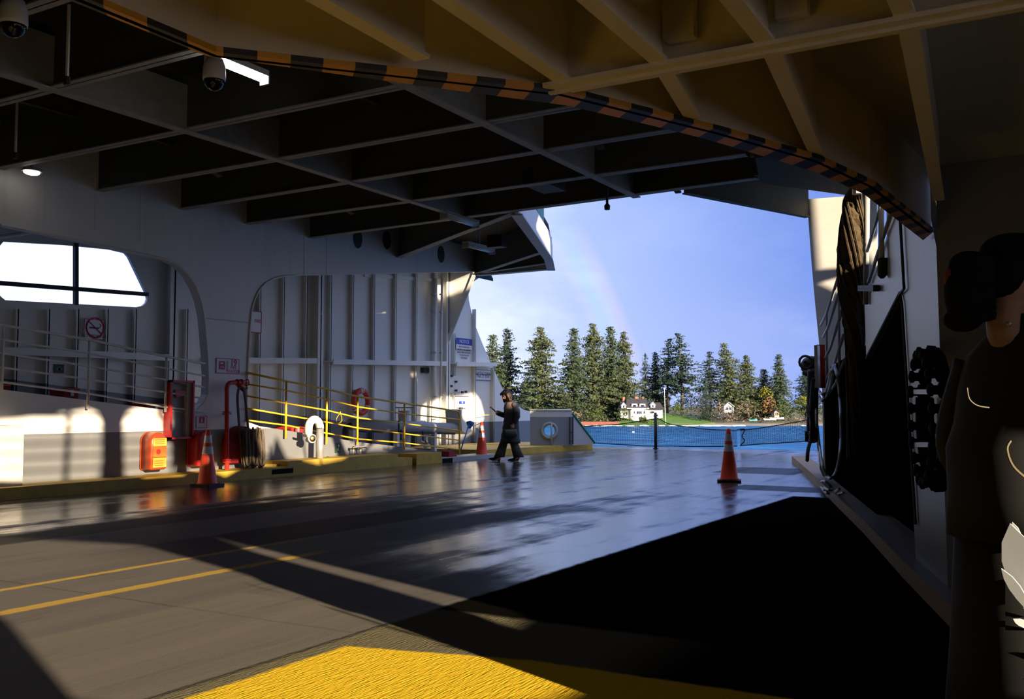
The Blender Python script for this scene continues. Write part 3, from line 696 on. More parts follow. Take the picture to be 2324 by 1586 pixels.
wr(t, '19', y0+w_*.75, z0+hh*.72, X, .16, m_sign_red, bold=.004); wr(t, 'FIRE', y0+w_*.75, z0+hh*.42, X, .085, m_sign_red); wr(t, 'STATION', y0+w_*.745, z0+hh*.17, X, .075, m_sign_red)
t, y0, y1, z0, z1, X = sign('extinguisher_sign', 'small white sign with red extinguisher symbol above the dark red cover', A(445,944,X0), A(469,971,X0), X0, m_sign)
border(t, y0, y1, z0, z1, X, .008, m_sign_red); w_ = y1-y0; hh = z1-z0
MB().box((X, y0+w_*.25, z0+hh*.42), (X+.003, y0+w_*.75, z0+hh*.92)).build('red_square', m_sign_red, t)
MB().prism([V((X+.003, y0+w_*q, z0+hh*s_)) for q, s_ in ((.44,.5),(.56,.5),(.56,.74),(.52,.82),(.48,.82),(.44,.74))], (.002,0,0)).build('symbol', m_sign, t)
XN = XS+.14
t, y0, y1, z0, z1, X = sign('no_smoking_sign', 'white no-smoking sign with red circle on the shell below the big window', S_(180,723), S_(224,772), XN, m_sign)
cy, cz = (y0+y1)/2+.02, (z0+z1)/2+.03
border(t, y0, y1, z0, z1, X, .012, m_sign_red)
ring = [V((X+.004, cy+.19*math.cos(q), cz+.19*math.sin(q))) for q in [i*math.pi/14 for i in range(28)]]
MB().tube(ring, .018, 5, True).bar(ring[11], ring[25], .01, .035, XV).build('prohibition_ring', m_sign_red, t)
MB().box((X, cy-.13, cz-.02), (X+.002, cy+.09, cz+.012)).build('cigarette', m_sign_dark, t)
MB().tube([V((X+.002, cy+.1, cz+.01)), V((X+.002, cy+.13, cz+.05)), V((X+.002, cy+.1, cz+.08))], .008, 4).build('smoke_mark', m_sign_dark, t)
wr(t, 'NO SMOKING', (y0+y1)/2, z0+.06, X, .085, m_sign_dark)
XN = XS+.02
t, y0, y1, z0, z1, X = sign('safety_sign', 'small dark green sign on the shell below the no-smoking sign', S_(122,826), S_(143,847), XN, m_green)
MB().box((X, y0+.04, z0+.05), (X+.003, y1-.04, z0+.1)).box((X, (y0+y1)/2-.02, z0+.05), (X+.003, (y0+y1)/2+.02, z1-.04)).build('symbol', m_green_paint, t)
t, y0, y1, z0, z1, X = sign('safety_sign', 'dark green sign with pale symbol on the ramp wall under the yellow railing', A(760,1006,X0), A(773,1027,X0), X0, m_green)
MB().lathe([(.022,0),(.022,.003)], V((X, (y0+y1)/2+.02, z1-.05)), (1,0,0), 10).bar(V((X+.002,(y0+y1)/2,z1-.08)), V((X+.002,(y0+y1)/2-.02,z0+.06)), .004, .03, XV).bar(V((X+.002,(y0+y1)/2-.02,z0+.06)), V((X+.002,(y0+y1)/2+.05,z0+.04)), .004, .02, XV).build('symbol', m_sign, t)
XN = XS+.15
t, y0, y1, z0, z1, X = sign('red_bordered_sign', 'white sign with red border half hidden behind the right edge of the pillar', S_(548,704), S_(582,757), XN, m_sign)
border(t, y0, y1, z0, z1, X, .02, m_sign_red); wr(t, 'FIRE', y1-.12, z0+.27, X, .12, m_sign_red)
XN = XS+.03
t, y0, y1, z0, z1, X = sign('notice_sign', 'white NOTICE sign with blue header on the bow plating under the slanted bracket', S_(1033,766), S_(1069,795), XN, m_sign)
MB().box((X, y0, z1-.2), (X+.003, y1, z1)).build('header', m_sign_blue, t)
wr(t, 'NOTICE', (y0+y1)/2, z1-.1, X+.002, .15, m_sign)
for i, s_ in enumerate(('KEEP PASSENGERS', 'BEHIND THE BARRIER', 'UNTIL VESSEL IS SECURED', 'TO ALL DOCKS', 'THE VESSEL')): wr(t, s_, (y0+y1)/2, z1-.27-.085*i, X, .075 if i != 2 else .066, m_sign_dark)
t, y0, y1, z0, z1, X = sign('vessel_name_sign', 'white sign lettered M/V TACOMA No. 2 End below the bow shelf', S_(1077,838), S_(1111,864), XN, m_sign)
MB().box((X, y0, (z0+z1)/2+.01), (X+.003, y1, (z0+z1)/2+.03)).box((X, y0, z0), (X+.003, y1, z0+.015)).box((X, y0, z1-.015), (X+.003, y1, z1)).build('rule_lines', m_sign_blue, t)
wr(t, 'M/V TACOMA', (y0+y1)/2-.04, z1-.14, X, .165, m_sign_dark); wr(t, 'No. 2  End', (y0+y1)/2, z0+.14, X, .165, m_sign_dark)
t, y0, y1, z0, z1, X = sign('label_sign', 'small blue and white label in the sunlit patch above the winch end', S_(1041,910), S_(1053,916), XN, m_sign_blue)
MB().lathe([(.035,0),(.035,.003)], V((X, (y0+y1)/2, (z0+z1)/2)), (1,0,0), 10).build('emblem', m_sign, t)
# ------------------------------------------------------------------ fittings along the shell
t = thing('life_ring', S_(819,946), 'orange life ring with white bands hanging on the shell behind the yellow railing', 'life ring')
XL = XS+.32; c = S_(819,912); c = OX(819,912,XL); R_ = .29; rt = .075
pp = lambda q, rr=R_: V((XL, c.y+rr*math.cos(q), c.z+rr*math.sin(q)))
N = 40
MB().tube([pp(2*math.pi*i/N) for i in range(N)], rt, 12, True).build('ring', m_lifering, t, True)
for a0 in (97, 83, 205, 218, 322, 335):
    MB().tube([pp(math.radians(a0+k)) for k in (-4,0,4)], rt+.004, 12, cap=False).build('band', m_lifeband, t, True)
MB().tube(smoothpts([pp(math.radians(a0), R_+.09 if i % 2 else R_+.1) + (V((0,0,-.12)) if 200 < a0 < 340 else V((0,0,0))) for i, a0 in enumerate(range(180, 370, 30))], 4), .007, 5).build('grab_line', m_hose_white, t)
MB().box((XS, c.y-.05, c.z-.3), (XL-.07, c.y+.05, c.z+.32)).build('hanger', m_white, t)
MB().prism([V((XL-.05, c.y+a_, c.z+b_)) for a_, b_ in ((-.05,.2),(.06,.2),(.16,-.2),(-.12,-.2))], (.02,0,0)).build('throw_bag', m_lifeband, t)
t = thing('conduit', OX(722,960,XS+.2), 'white vertical conduit beside the tall shell frame right of the pillar', 'conduit pipe', 'vertical conduits on the shell')
MB().tube([OX(726,628,XS+.2), OX(725,1030,XS+.2)], .045, 10).build('pipe', m_white, t, True)
for y in (712, 800, 893): MB().lathe([(.065,-.02),(.065,.02)], OX(726,y,XS+.2), seg=10).build('clamp', m_steel, t)
for x, lab in ((984, 'thick grey vertical conduit left of the knee bracket, with clamps'), (1000, 'thin vertical conduit running down the edge of the knee bracket')):
    XC_ = XS+.24 if x < 990 else XS+.36
    t = thing('conduit', OX(x,1005,XC_), lab, 'conduit pipe', 'vertical conduits on the shell')
    MB().tube([OX(x+3,632,XC_), OX(x+1,820,XC_), OX(x-2,1010,XC_)], .075 if x < 990 else .035, 10).build('pipe', m_white, t, True)
    for y in (668, 708, 800, 900): MB().lathe([(.1 if x < 990 else .055,-.02),(.1 if x < 990 else .055,.02)], OX(x+1,y,XC_), seg=10).build('clamp', m_steel, t)
t = thing('electrical_box', OX(1030,898,XS+.2), 'white electrical control box with switches on the bow plating', 'control box')
p, q = OX(1010,852,XS+.18), OX(1068,893,XS+.18)
MB().box((XS, p.y, q.z), (XS+.16, q.y-.55, p.z)).build('cabinet', m_white, t)
MB().box((XS+.16, p.y+.02, q.z+.03), (XS+.175, q.y-.58, p.z-.03)).build('door', m_white, t)
for x, y in ((1024,853),(1034,866),(1023,876),(1034,886),(1048,890),(1056,889)):
    c = OX(x,y,XS+.18); MB().box((c.x, c.y-.05, c.z-.03), (c.x+.04, c.y+.05, c.z+.03)).build('switch', m_dark, t)
MB().tube(smoothpts([OX(1008,855,XS+.12), OX(1006,888,XS+.12), OX(1012,896,XS+.12), OX(1070,898,XS+.12)], 4), .014, 6).build('cable', m_hose_white, t)
t = thing('mounted_junction_box', OX(967,848,XS+.1), 'dark switch box with conduit below the stringer, left of the bow frames', 'junction box')
p, q = OX(962,834,XS+.12), OX(974,846,XS+.12); MB().box((XS, p.y, q.z), (XS+.12, q.y, p.z)).build('box', m_dark, t); MB().box((XS, q.y, q.z-.02), (XS+.1, q.y+.13, p.z+.05)).build('cover', m_white, t)
# red storage boxes standing on the side ramp, seen between the rails
def redbox(x0, x1, ytop, label, X=-15.2):
    a, b = OX(x0, ytop, X), OX(x1, ytop, X); z0 = ramp_z((a.y+b.y)/2)-.055
    t = thing('storage_box', (X-.2, (a.y+b.y)/2, z0), label, 'storage box')
    MB().box((X-.4, a.y, z0), (X, b.y, a.z-.05)).build('case', m_darkred, t)
    MB().box((X-.42, a.y-.01, a.z-.05), (X+.02, b.y+.01, a.z)).build('lid', m_red, t)
    MB().box((X+.0, (a.y+b.y)/2-.03, a.z-.14), (X+.03, (a.y+b.y)/2+.03, a.z-.03)).build('latch', m_steel, t)
redbox(-30, 22, 868, 'red box on the ramp at the extreme left edge, behind the first white rail post')
redbox(146, 178, 880, 'red box on the ramp behind the white railing, left of its middle post')
redbox(332, 374, 916, 'red box on the ramp behind the white railing, just left of the axe cabinet')
redbox(660, 690, 968, 'orange-red box on the ramp behind the first yellow railing post', X=-14.6)
# mooring machinery behind the railing
t = thing('mooring_winch', (-14.4, 20.5, .1), 'grey horizontal mooring winch drum behind the low end of the yellow railing', 'mooring winch')
XW = -14.6
def W_(x, y, X=XW): return OX(x, y, X)
MB().tube([W_(795,963), W_(1036,972)], .14, 18).build('drum', m_grey, t, True)
rr_ = [W_(1030,930), W_(1047,928), W_(1057,960), W_(1057,978), W_(1045,985), W_(1033,978)]
MB().prism([p+V((.22,0,0)) for p in rr_], (-.5,0,0)).build('gearcase', m_white, t)
MB().lathe([(.06,0),(.05,.05)], W_(1046,928), seg=10).bar(W_(1037,926), W_(1056,927), .03, .02).build('filler_cap', m_dark, t)
for x in (800, 900, 985): MB().bar(W_(x,968), V((XW, W_(x,968).y, 0)), .1, .12).build('support_leg', m_white, t)
MB().bar(W_(800,978), W_(1030,984), .1, .05).build('bed_plate', m_dark, t)
MB().tube(smoothpts([W_(786,1000), W_(783,985), W_(786,970), W_(800,964)], 5), .07, 10).build('inlet_bend', m_dark, t, True)
for x, h0, h1 in ((905,955,978),(910,975,996),(960,978,1000)): MB().tube([W_(x,h0,-14.3), W_(x,h1,-14.3)], .02, 6).ball(W_(x,h1,-14.3), .035, 6, 5).build('control_lever', m_dark, t)
t = thing('bollard', W_(918,1015,-14.9), 'white bollard with dark flat cap and hanging chain behind the yellow railing', 'bollard')
MB().tube([V((-14.9, W_(918,1000,-14.9).y, 0)), W_(918,932,-14.9)], .16, 16).build('post', m_white, t, True)
MB().lathe([(.24,0),(.24,.025)], W_(918,926,-14.9), seg=18).build('cap', m_dark, t)
for x in (904, 907, 912): MB().tube([W_(x,925,-14.7), W_(x+1,955,-14.7)], .009, 4).build('chain', m_brass, t)
t = thing('pump_valve', W_(966,1015,-14.0), 'small pipe valve with bronze fittings at the foot of the winch', 'valve')
MB().tube([W_(966,1018,-14.0), W_(966,990,-14.0)], .05, 8).build('pipe', m_white, t, True); MB().ball(W_(966,1004,-14.0), .07, 8, 6).build('body', m_brass, t, True); MB().bar(W_(955,1000,-14.0), W_(975,1010,-14.0), .04,.03).build('lever', m_white, t)
t = thing('brush', V((-13.3,21.3,.17)), 'blue long-handled brush leaning by the far cone at the bow plating', 'brush')
MB().tube([OX(1066,958,-13.5), OX(1056,990,-13.5), OX(1046,1020,-13.4)], .018, 6).build('handle', m_blue, t, True)
MB().lathe([(.03,0),(.1,.12),(.11,.16),(.02,.2)], OX(1066,972,-13.5), (0,.15,1), 12).build('head', m_blue, t, True)
tag(MB().tube(smoothpts([S_(1075,942)+V((.3,0,0)), S_(1110,941)+V((.4,0,0)), OX(1150,944,-14.2)], 5), .012, 5).build('rope', m_yellow), 'thin yellow line strung along the bow plating behind the walking woman', 'rope')
# bow bulwark with its round mooring chock
b0, b1 = V((-13.79,24.94,.16)), V((-12.7,25.56,.16)); bd = (b1-b0).normalized(); bn = V((bd.y, -bd.x, 0)); Lb = (b1-b0).length
t = thing('bulwark', (b0+b1)/2, 'grey and white bow bulwark plate with round mooring chock hole', 'bulwark')
def BW(u, z, o=0.0): return b0+bd*(u*Lb)+V((0,0,z-.16))+bn*o
zt = 1.2; hc = (.455, .60); hr = .155
hole = [b0+bd*(hc[0]*Lb+hr*math.cos(q))+V((0,0,hc[1]-.16+hr*math.sin(q))) for q in [i*math.pi/12 for i in range(24)]]
MB().prism([BW(0,.16), BW(1,.16), BW(1,zt-.12), BW(.97,zt), BW(0,zt)], -bn*.05, [hole]).build('plate', wallpaint('bulwark_paint', (.68,.68,.68), (.24,.26,.30), 1.0, 0, 1.0), t)
rg = [b0+bn*.03+bd*(hc[0]*Lb+(hr+.06)*math.cos(q))+V((0,0,hc[1]-.16+(hr+.06)*math.sin(q))) for q in [i*math.pi/16 for i in range(32)]]
MB().tube(rg, .042, 10, True).build('chock_ring', m_grey, t, True)
MB().tube([BW(.5,.82,.08), BW(.5,.2,.08)], .028, 8).build('chock_bar', m_grey, t, True)
MB().tube([BW(0,zt,.0), BW(.97,zt,.0)], .03, 8).build('top_rail', m_white, t, True)
MB().box((-16.2, b0.y-.2, .17), (-13.8, b0.y+.4, .18)).build('foot', m_curb, t)
e = b1; MB().prism([BW(1,1.05), BW(1,.17), V((-12.55,26.75,.17))], -bn*.05).build('end_gusset', m_grey, t)
MB().tube([BW(1,1.1,.02), V((-12.55,26.75,.2))], .03, 8).build('end_stay', m_green_paint, t, True)
for u in (.93, 1.0): MB().tube([BW(u,.2,.06), BW(u,1.0,.06)], .018, 6).build('post', m_dark, t)
MB().bar(BW(.93,.55,.06), BW(1.0,.55,.06), .02,.02).bar(BW(.93,.3,.06), BW(1.0,.3,.06), .02,.02).build('rung', m_dark, t)
# safety netting across the bow opening
pb = V((-11.25,28.41,0)); ptop = pb+V((0,0,1.12))
t = thing('net_post', pb, 'slim dark post standing mid-way along the safety net', 'post')
MB().tube([pb, ptop], .045, 10).build('tube', m_dark, t, True); MB().lathe([(.09,0),(.09,.02)], pb, seg=12).build('foot', m_dark, t)
def netpt(x, ytop, ybot):
    Y = 28.0+.4*(1-abs(x-1488)/400)
    return OY(x, ytop, Y), OY(x, ybot, Y)
def net(label, cols, nv, nh):
    mb = MB(); cols3 = [netpt(*c) for c in cols]
    top = smoothpts([c[0] for c in cols3], 8); bot = smoothpts([c[1] for c in cols3], 8); m = len(top)-1
    def at(u, v):
        k = min(int(u*m), m-1); f = u*m-k
        a_ = top[k].lerp(top[k+1], f); b_ = bot[k].lerp(bot[k+1], f)
        return a_.lerp(b_, v)+V((0, .05*math.sin(u*17+v*3), 0))
    for i in range(nv+1): mb.tube([at(i/nv, j/5) for j in range(6)], .0045, 3, cap=False)
    for j in range(nh+1): mb.tube([at(i/24, j/nh) for i in range(25)], .016 if j in (0, nh) else .0045, 3 if j not in (0, nh) else 5, cap=False)
    return tag(mb.build('safety_net', m_net), label, 'net', 'safety net panels across the bow')
net('left black net panel between the bulwark and the slim dark post', [(1322,968,1004),(1345,966,1005),(1400,963,1008),(1450,956,1011),(1486,950,1012)], 44, 15)
net('right black net panel sagging between the slim post and the loose tie by the cone', [(1490,948,1012),(1520,962,1012),(1570,970,1013),(1620,975,1013),(1672,976,1012)], 50, 15)
net('far right black net panel running from behind the middle cone to the dark gear', [(1680,976,1011),(1720,972,1008),(1770,964,1005),(1815,956,1002),(1838,950,1000)], 46, 15)
tag(MB().tube(smoothpts([netpt(1672,976,1012)[0], netpt(1690,974,1012)[0], netpt(1684,990,1012)[0], netpt(1690,1000,1012)[0], netpt(1680,1011,1012)[0]], 5), .016, 5).build('tie_rope', m_net), 'loose black tie joining the two net panels right of the middle cone', 'rope')
tag(MB().tube(smoothpts([BW(1,1.0,.05), netpt(1312,955,1004)[0], netpt(1322,968,1004)[0], netpt(1330,985,1004)[0], netpt(1322,1004,1004)[0]], 5), .014, 5).build('lashing', m_net), 'black lashing from the end of the bulwark to the left net panel', 'rope')
# ------------------------------------------------------------------ overhead fittings
def lamp(p, L, label, lit, d=(0,1,0), z=0.0, w=.16):
    p = V(p); dd = V(d)
    t = thing('ceiling_lamp', p, label, 'lamp', 'long fluorescent lamps under the overhead')
    MB().bar(p+V((0,0,.06)), p+dd*L+V((0,0,.06)), w, .06).build('housing', m_white, t)
    s = dd.cross(ZV)
    ring = [[e+s*(w*.48*math.cos(q))+V((0,0,.03-.06*math.sin(q))) for q in [math.pi*i/8 for i in range(9)]] for e in (p, p+dd*L)]
    MB().rings(ring).build('diffuser', m_tube_lit if lit else m_lens, t, True)
    for k in (0.0, 1.0): MB().bar(p+dd*(L*k-.01), p+dd*(L*k+.01), w*1.02, .1).build('end_cap', m_grey, t)
    MB().bar(p+dd*(L*.5)+V((0,0,.09)), p+dd*(L*.5)+V((0,0,ZP-p.z)), .03, .03, YV).build('hanger', m_grey, t)
    return t
def lampz(x0, y0, x1, y1, z): return OZ(x0, y0, z), OZ(x1, y1, z)
a, b = lampz(497,140,606,181,4.62); lamp(V((a.x, b.y-.74, 4.62)), .74, 'glowing tube lamp peeping out below the striped edge at upper left', True, w=.12)
a, b = lampz(1045,497,1086,504,4.66); lamp(V((-9.5, 14.05, 4.64)), 1.05, 'unlit tube lamp at the forward end of the long ceiling girder', False)
a, b = lampz(1056,557,1117,572,4.72); lamp(a, (b-a).length, 'unlit tube lamp hanging under the left bow wing', False, d=(b-a).normalized())
c = OZ(72,391,4.66); t = thing('ceiling_bulkhead_lamp', c, 'small glowing oval lamp where the far wall meets the overhead', 'lamp')
MB().ball(c, .12, 14, 8, (.8,1.0,.35)).build('lens', m_lens_lit, t, True); MB().lathe([(.14,0),(.13,.04)], c+V((0,0,.01)), seg=14).bar(c+V((0,0,.04)), c+V((0,0,ZP-c.z)), .03,.03,YV).build('base', m_grey, t)
c = OZ(1147,209,4.62); t = thing('ceiling_bulkhead_lamp', c, 'tiny glowing lamp just showing below the middle of the striped edge', 'lamp')
MB().ball(c, .09, 12, 8, (1,1,.5)).build('lens', m_lens_lit, t, True); MB().lathe([(.11,0),(.1,.03)], c+V((0,0,.02)), seg=12).bar(c+V((0,0,.04)), c+V((0,0,.75)), .03,.03,YV).build('base', m_grey, t)
def dome(x, y, z, label, r=.12):
    c = OZ(x, y, z); t = thing('dome_camera', c, label, 'security camera', 'dome cameras under the overhead')
    MB().lathe([(r*1.05,0),(r*1.1,.03),(r*1.05,.13),(r*.8,.2),(.03,.22)], c, seg=18).build('housing', m_white, t, True)
    MB().ball(c, r, 16, 8).build('dome', m_dome, t, True)
    MB().tube([c+V((0,0,.2)), c+V((0,0,ZP-z))], .03, 8).build('mount', m_grey, t)
dome(30,58,4.3, 'white dome camera in the top left corner', .1); dome(486,183,4.25, 'dome camera hanging just left of the glowing tube lamp', .095)
for i, (x, y, lab) in enumerate(((152,186,'thin hanging sprinkler pendant under the near left girder'), (35,355,'thin hanging sprinkler pendant at the far left edge'))):
    c = OZ(x, y, 4.35 if i == 0 else 4.5); t = thing('ceiling_sprinkler', c, lab, 'sprinkler')
    MB().tube([c+V((0,0,.04)), c+V((0,0,.75))], .018, 6).build('drop_pipe', m_white, t); MB().lathe([(.03,-.03),(.035,0),(.03,.05)], c, seg=8).build('head', m_dark, t)
c = OZ(1378,470,4.4); t = thing('ceiling_sprinkler', c, 'small sprinkler pendant against the sky below the forward beam', 'sprinkler')
MB().tube([c, c+V((0,0,.3))], .02, 6).build('drop_pipe', m_dark, t); MB().lathe([(.045,-.04),(.05,.02),(.02,.06)], c, seg=8).build('head', m_dark, t)
p = OZ(1268,424,4.83); t = thing('mounted_loudspeaker', p, 'dark box loudspeaker fixed on the forward overhead beam', 'loudspeaker')
MB().box((p.x-.2, p.y-.14, p.z-.12), (p.x+.2, 12.95, p.z+.14)).build('case', m_dark, t); MB().box((p.x-.16, p.y-.15, p.z-.09), (p.x+.16, p.y-.14, p.z+.1)).build('grille', m_black, t)
p = OZ(1130,549,4.8); t = thing('floodlight', p, 'dark floodlight under the left bow wing above the hanging lamp', 'floodlight')
MB().box((p.x-.2, p.y-.12, p.z-.12), (p.x+.16, p.y+.12, p.z+.14)).build('case', m_dark, t); MB().box((p.x-.17, p.y-.14, p.z-.1), (p.x+.13, p.y-.12, p.z+.1)).build('lens', m_dome, t); MB().bar(p+V((0,0,.14)), p+V((0,0,.5)), .04,.04,YV).build('bracket', m_grey, t)
for x, y in ((812,542), (878,545), (1001,577)):    # lightening holes in the far casing band, dark ovals
    c = A(x, y, XA+.006)
    struct('trim_16', MB().prism([c+V((0, .15*math.cos(q), .21*math.sin(q))) for q in [i*math.pi/10 for i in range(20)]], (.004,0,0)), m_overhead)
# ------------------------------------------------------------------ gear on the right
def WQ(y, z, off=0.0):
    u = (y-WP.y)/WU.y; return WP+WU*u+V((0,0,z))+WN*off
# studded black wheel on the near casing
c = OW(2124,948,.07); t = thing('studded_wheel', V((c.x,c.y,c.z-.45)), 'large black studded wheel fixed to the pale casing at right', 'wheel')
R_ = .41; rim = lambda rr, o: [c+WU*(rr*.95*math.cos(q))+V((0,0,rr*math.sin(q)))+WN*o for q in [i*math.pi/20 for i in range(40)]]
MB().tube(rim(R_,.0), .035, 8, True).build('rim', m_black, t, True); MB().tube(rim(R_,.0)[19:40:]+rim(R_,.0)[:3], .06, 8).build('rim', m_black, t, True)
for i in range(22):
    q = (i+.5)*2*math.pi/22; s = c+WU*(R_*.95*math.cos(q))+V((0,0,R_*math.sin(q)))
    MB().lathe([(.045,-.01),(.05,.04),(.028,.05),(.028,.07),(.04,.08),(.04,.1),(.02,.11)], s, WN, 8).build('stud', m_black, t)
for i in range(0):
    q = (i+.5)*2*math.pi/12; s = c+WU*((R_-.1)*.95*math.cos(q))+V((0,0,(R_-.1)*math.sin(q)))
    MB().lathe([(.04,-.02),(.045,.03),(.025,.05),(.025,.08),(.036,.09),(.02,.11)], s, WN, 8).build('inner_stud', m_black, t)
for y in (889, 1009):
    a, b = OW(2078,y,.14), OW(2112,y,.14); MB().bar(a, b, .03, .03).build('cross_bar', m_steel, t)
# handrails of the stairway above the opening
t = thing('stair_railing', WQ(8.4,2.4,.05), 'dark handrails rising steeply to the upper deck above the right hand opening', 'railing')
MB().tube([OW(2040,430,.03), OW(1971,640,.03)], .018, 8).build('handrail', m_grey, t, True)
MB().tube([OW(2016,412,.03), OW(1968,570,.03)], .016, 8).build('rail', m_grey, t, True)
MB().tube([OW(2038,412,.03), OW(2022,470,.03)], .014, 8).build('rail', m_grey, t, True)
MB().tube([OW(1999,410,.04), OW(2001,600,.04)], .025, 10).build('post', m_white, t, True)
MB().tube([OW(2002,632,.04), OW(2002,625,.04), OW(2002,585,.04)], [.015,.04,.04], 10).build('post_socket', m_dark, t)
MB().tube([OW(1968,440,.03), OW(1965,690,.03)], .028, 10).build('post', m_grey, t, True)
MB().bar(OW(1952,654,.04), OW(1988,654,.04), .05, .06).build('bracket', m_dark, t)
struct('wall_upper_stair', MB().prism([OW(2120,400,-.9), OW(2012,400,-.9), OW(2012,535,-.9), OW(2120,545,-.9)], -WN*.03), m_dark)
t = thing('companion_railing', WQ(14.5,.1,.02), 'pale five-bar stair railing against the sunlit bow frame at right', 'railing')
for a, b, c_ in (((1911,603),(1876,712),(1863,738)), ((1909,650),(1880,742),(1868,765)), ((1912,705),(1884,790),(1872,815)), ((1915,760),(1892,830),(1876,862)), ((1918,815),(1898,868),(1884,890))):
    MB().tube([OW(*a), OW(*b), OW(*c_)], .022, 7).build('rail', m_grey, t, True)
for x, y0, y1 in ((1905,615,860), (1877,712,880)): MB().tube([OW(x,y0), OW(x,y1)], .02, 7).build('post', m_grey, t, True)
# brown net roll hanging by the stairs
random.seed(11)
t = thing('cargo_net_roll', OW(1938,1100,.2), 'rolled brown rope netting hanging from overhead beside the sunlit bow frame', 'cargo net')
zs = [(1945,425,.06),(1935,455,.11),(1934,500,.15),(1932,560,.17),(1930,620,.17),(1932,680,.165),(1936,730,.15),(1940,790,.11),(1942,900,.10),(1942,1040,.10)]
pts = [OW(x,y,.05) for x, y, r in zs]; rr = [r*.74 for _, _, r in zs]
sp = smoothpts(pts, 6); rs = []
for i in range(len(sp)):
    k = i/6; j = min(int(k), len(rr)-2); rs.append(rr[j]+(rr[j+1]-rr[j])*(k-j))
mb = MB(); rings = []
for i, p in enumerate(sp):
    rings.append([p+V((math.cos(q), math.sin(q), 0))*rs[i]*(.82+.3*random.random()) for q in [2*math.pi*j/14 for j in range(14)]])
mb.rings(rings); mb.build('net_bundle', m_rope, t)
for k in range(12):
    ph = random.uniform(0, 6.28); mb = MB()
    mb.tube([sp[i]+V((math.cos(ph+i*.09), math.sin(ph+i*.09), 0))*(rs[i]+.012) for i in range(0, len(sp), 2)], .014, 5); mb.build('strand', m_rope, t)
for (x, y0, y1) in ((1908,540,640), (1914,570,680)):
    MB().tube(smoothpts([OW(x+6,y0,.06), OW(x-4,y0+25,.06), OW(x,y0+50,.06), OW(x-5,y0+75,.06), OW(x+2,y1-10,.06)], 4), .03, 6).build('loose_end', m_rope, t, True)
MB().tube([OW(1945,430,.05), OW(1945,395,.05)], .03, 6).lathe([(.05,-.04),(.05,.04)], OW(1945,432,.05), seg=8).build('hanger', m_steel, t)
# dark locker bulkhead with the white hose loops
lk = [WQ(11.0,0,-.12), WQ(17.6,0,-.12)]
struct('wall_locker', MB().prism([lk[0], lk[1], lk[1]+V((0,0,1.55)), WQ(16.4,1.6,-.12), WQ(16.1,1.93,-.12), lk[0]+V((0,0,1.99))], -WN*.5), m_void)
t = thing('wash_hose', OW(1880,1110,.08), 'white wash-down hose hanging in long loops on the dark locker at right', 'hose')
def hose(pts, r=.022): return MB().tube(smoothpts([OW(x,y,.02+.12*((i % 2))) for i, (x, y) in enumerate(pts)], 6), r, 7).build('loop', m_hose_white, t, True)
hose([(1894,828),(1886,850),(1877,880),(1868,895),(1858,885),(1852,872)]); hose([(1894,828),(1888,862),(1878,895),(1867,910),(1857,895)])
hose([(1893,830),(1901,855),(1906,900),(1909,950),(1909,990),(1905,1040),(1897,1070),(1886,1085),(1876,1080),(1868,1060),(1860,1010),(1853,940),(1851,890)], .02)
hose([(1853,885),(1852,950),(1857,1020),(1862,1060),(1870,1080)], .016)
hose([(1857,1096),(1872,1092),(1888,1108),(1880,1112),(1862,1100),(1870,1112),(1890,1118),(1905,1110)], .02)
hose([(1862,1108),(1875,1118),(1895,1121),(1915,1118)], .016)
t = thing('flag_locker', OW(1863,882,.1), 'narrow red box with white front standing on the dark locker by the bow opening', 'locker box')
p = OW(1864,880,.08); mb = MB()
mb.prism([OW(1857,880,.12), OW(1874,880,.0), OW(1872,782,.0), OW(1853,782,.12)], WU*.3); mb.build('case', m_red, t)
mb = MB().bar(OW(1856,880,.14), OW(1854,784,.14), .16, .05); mb.build('front', m_white, t)
t = thing('valve_manifold', OW(1848,1000,.1), 'black hydrant valve with handwheel and hanging hose against the sky at right', 'valve')
MB().tube([OW(1843,1000,.18), OW(1845,840,.18)], .09, 10).build('pipe', m_dark, t, True); MB().ball(OW(1842,830,.18), .2, 10, 8, (.9,.8,.8)).build('body', m_dark, t, True)
c = OW(1828,822,.3); MB().tube([c+WU*(.1*math.cos(q))*.3+RT*.1*math.cos(q)+V((0,0,.1*math.sin(q))) for q in [i*math.pi/6 for i in range(12)]], .02, 5, True).tube([c, OW(1842,830,.18)], .03, 6).build('handwheel', m_dark, t)
MB().tube([OW(1826,845,.3), OW(1834,850,.25), OW(1843,848,.18)], .045, 7).build('outlet', m_dark, t, True)
MB().tube([OW(1830,978,.3), OW(1830,1002,.3)], .022, 6).tube([OW(1830,990,.3), OW(1846,990,.2)], .025, 6).tube(smoothpts([OW(1836,984,.25), OW(1840,980,.25), OW(1846,984,.2)],4), .02, 5).build('tee_handle', m_dark, t)
MB().tube(smoothpts([OW(1846,860,.25), OW(1840,930,.25), OW(1842,985,.25), OW(1834,1020,.25), OW(1832,1045,.25)], 5), .03, 6).build('hose', m_dark, t, True)
MB().bar(OW(1834,922,.3), OW(1838,945,.25), .07, .02).build('tag', m_white, t)
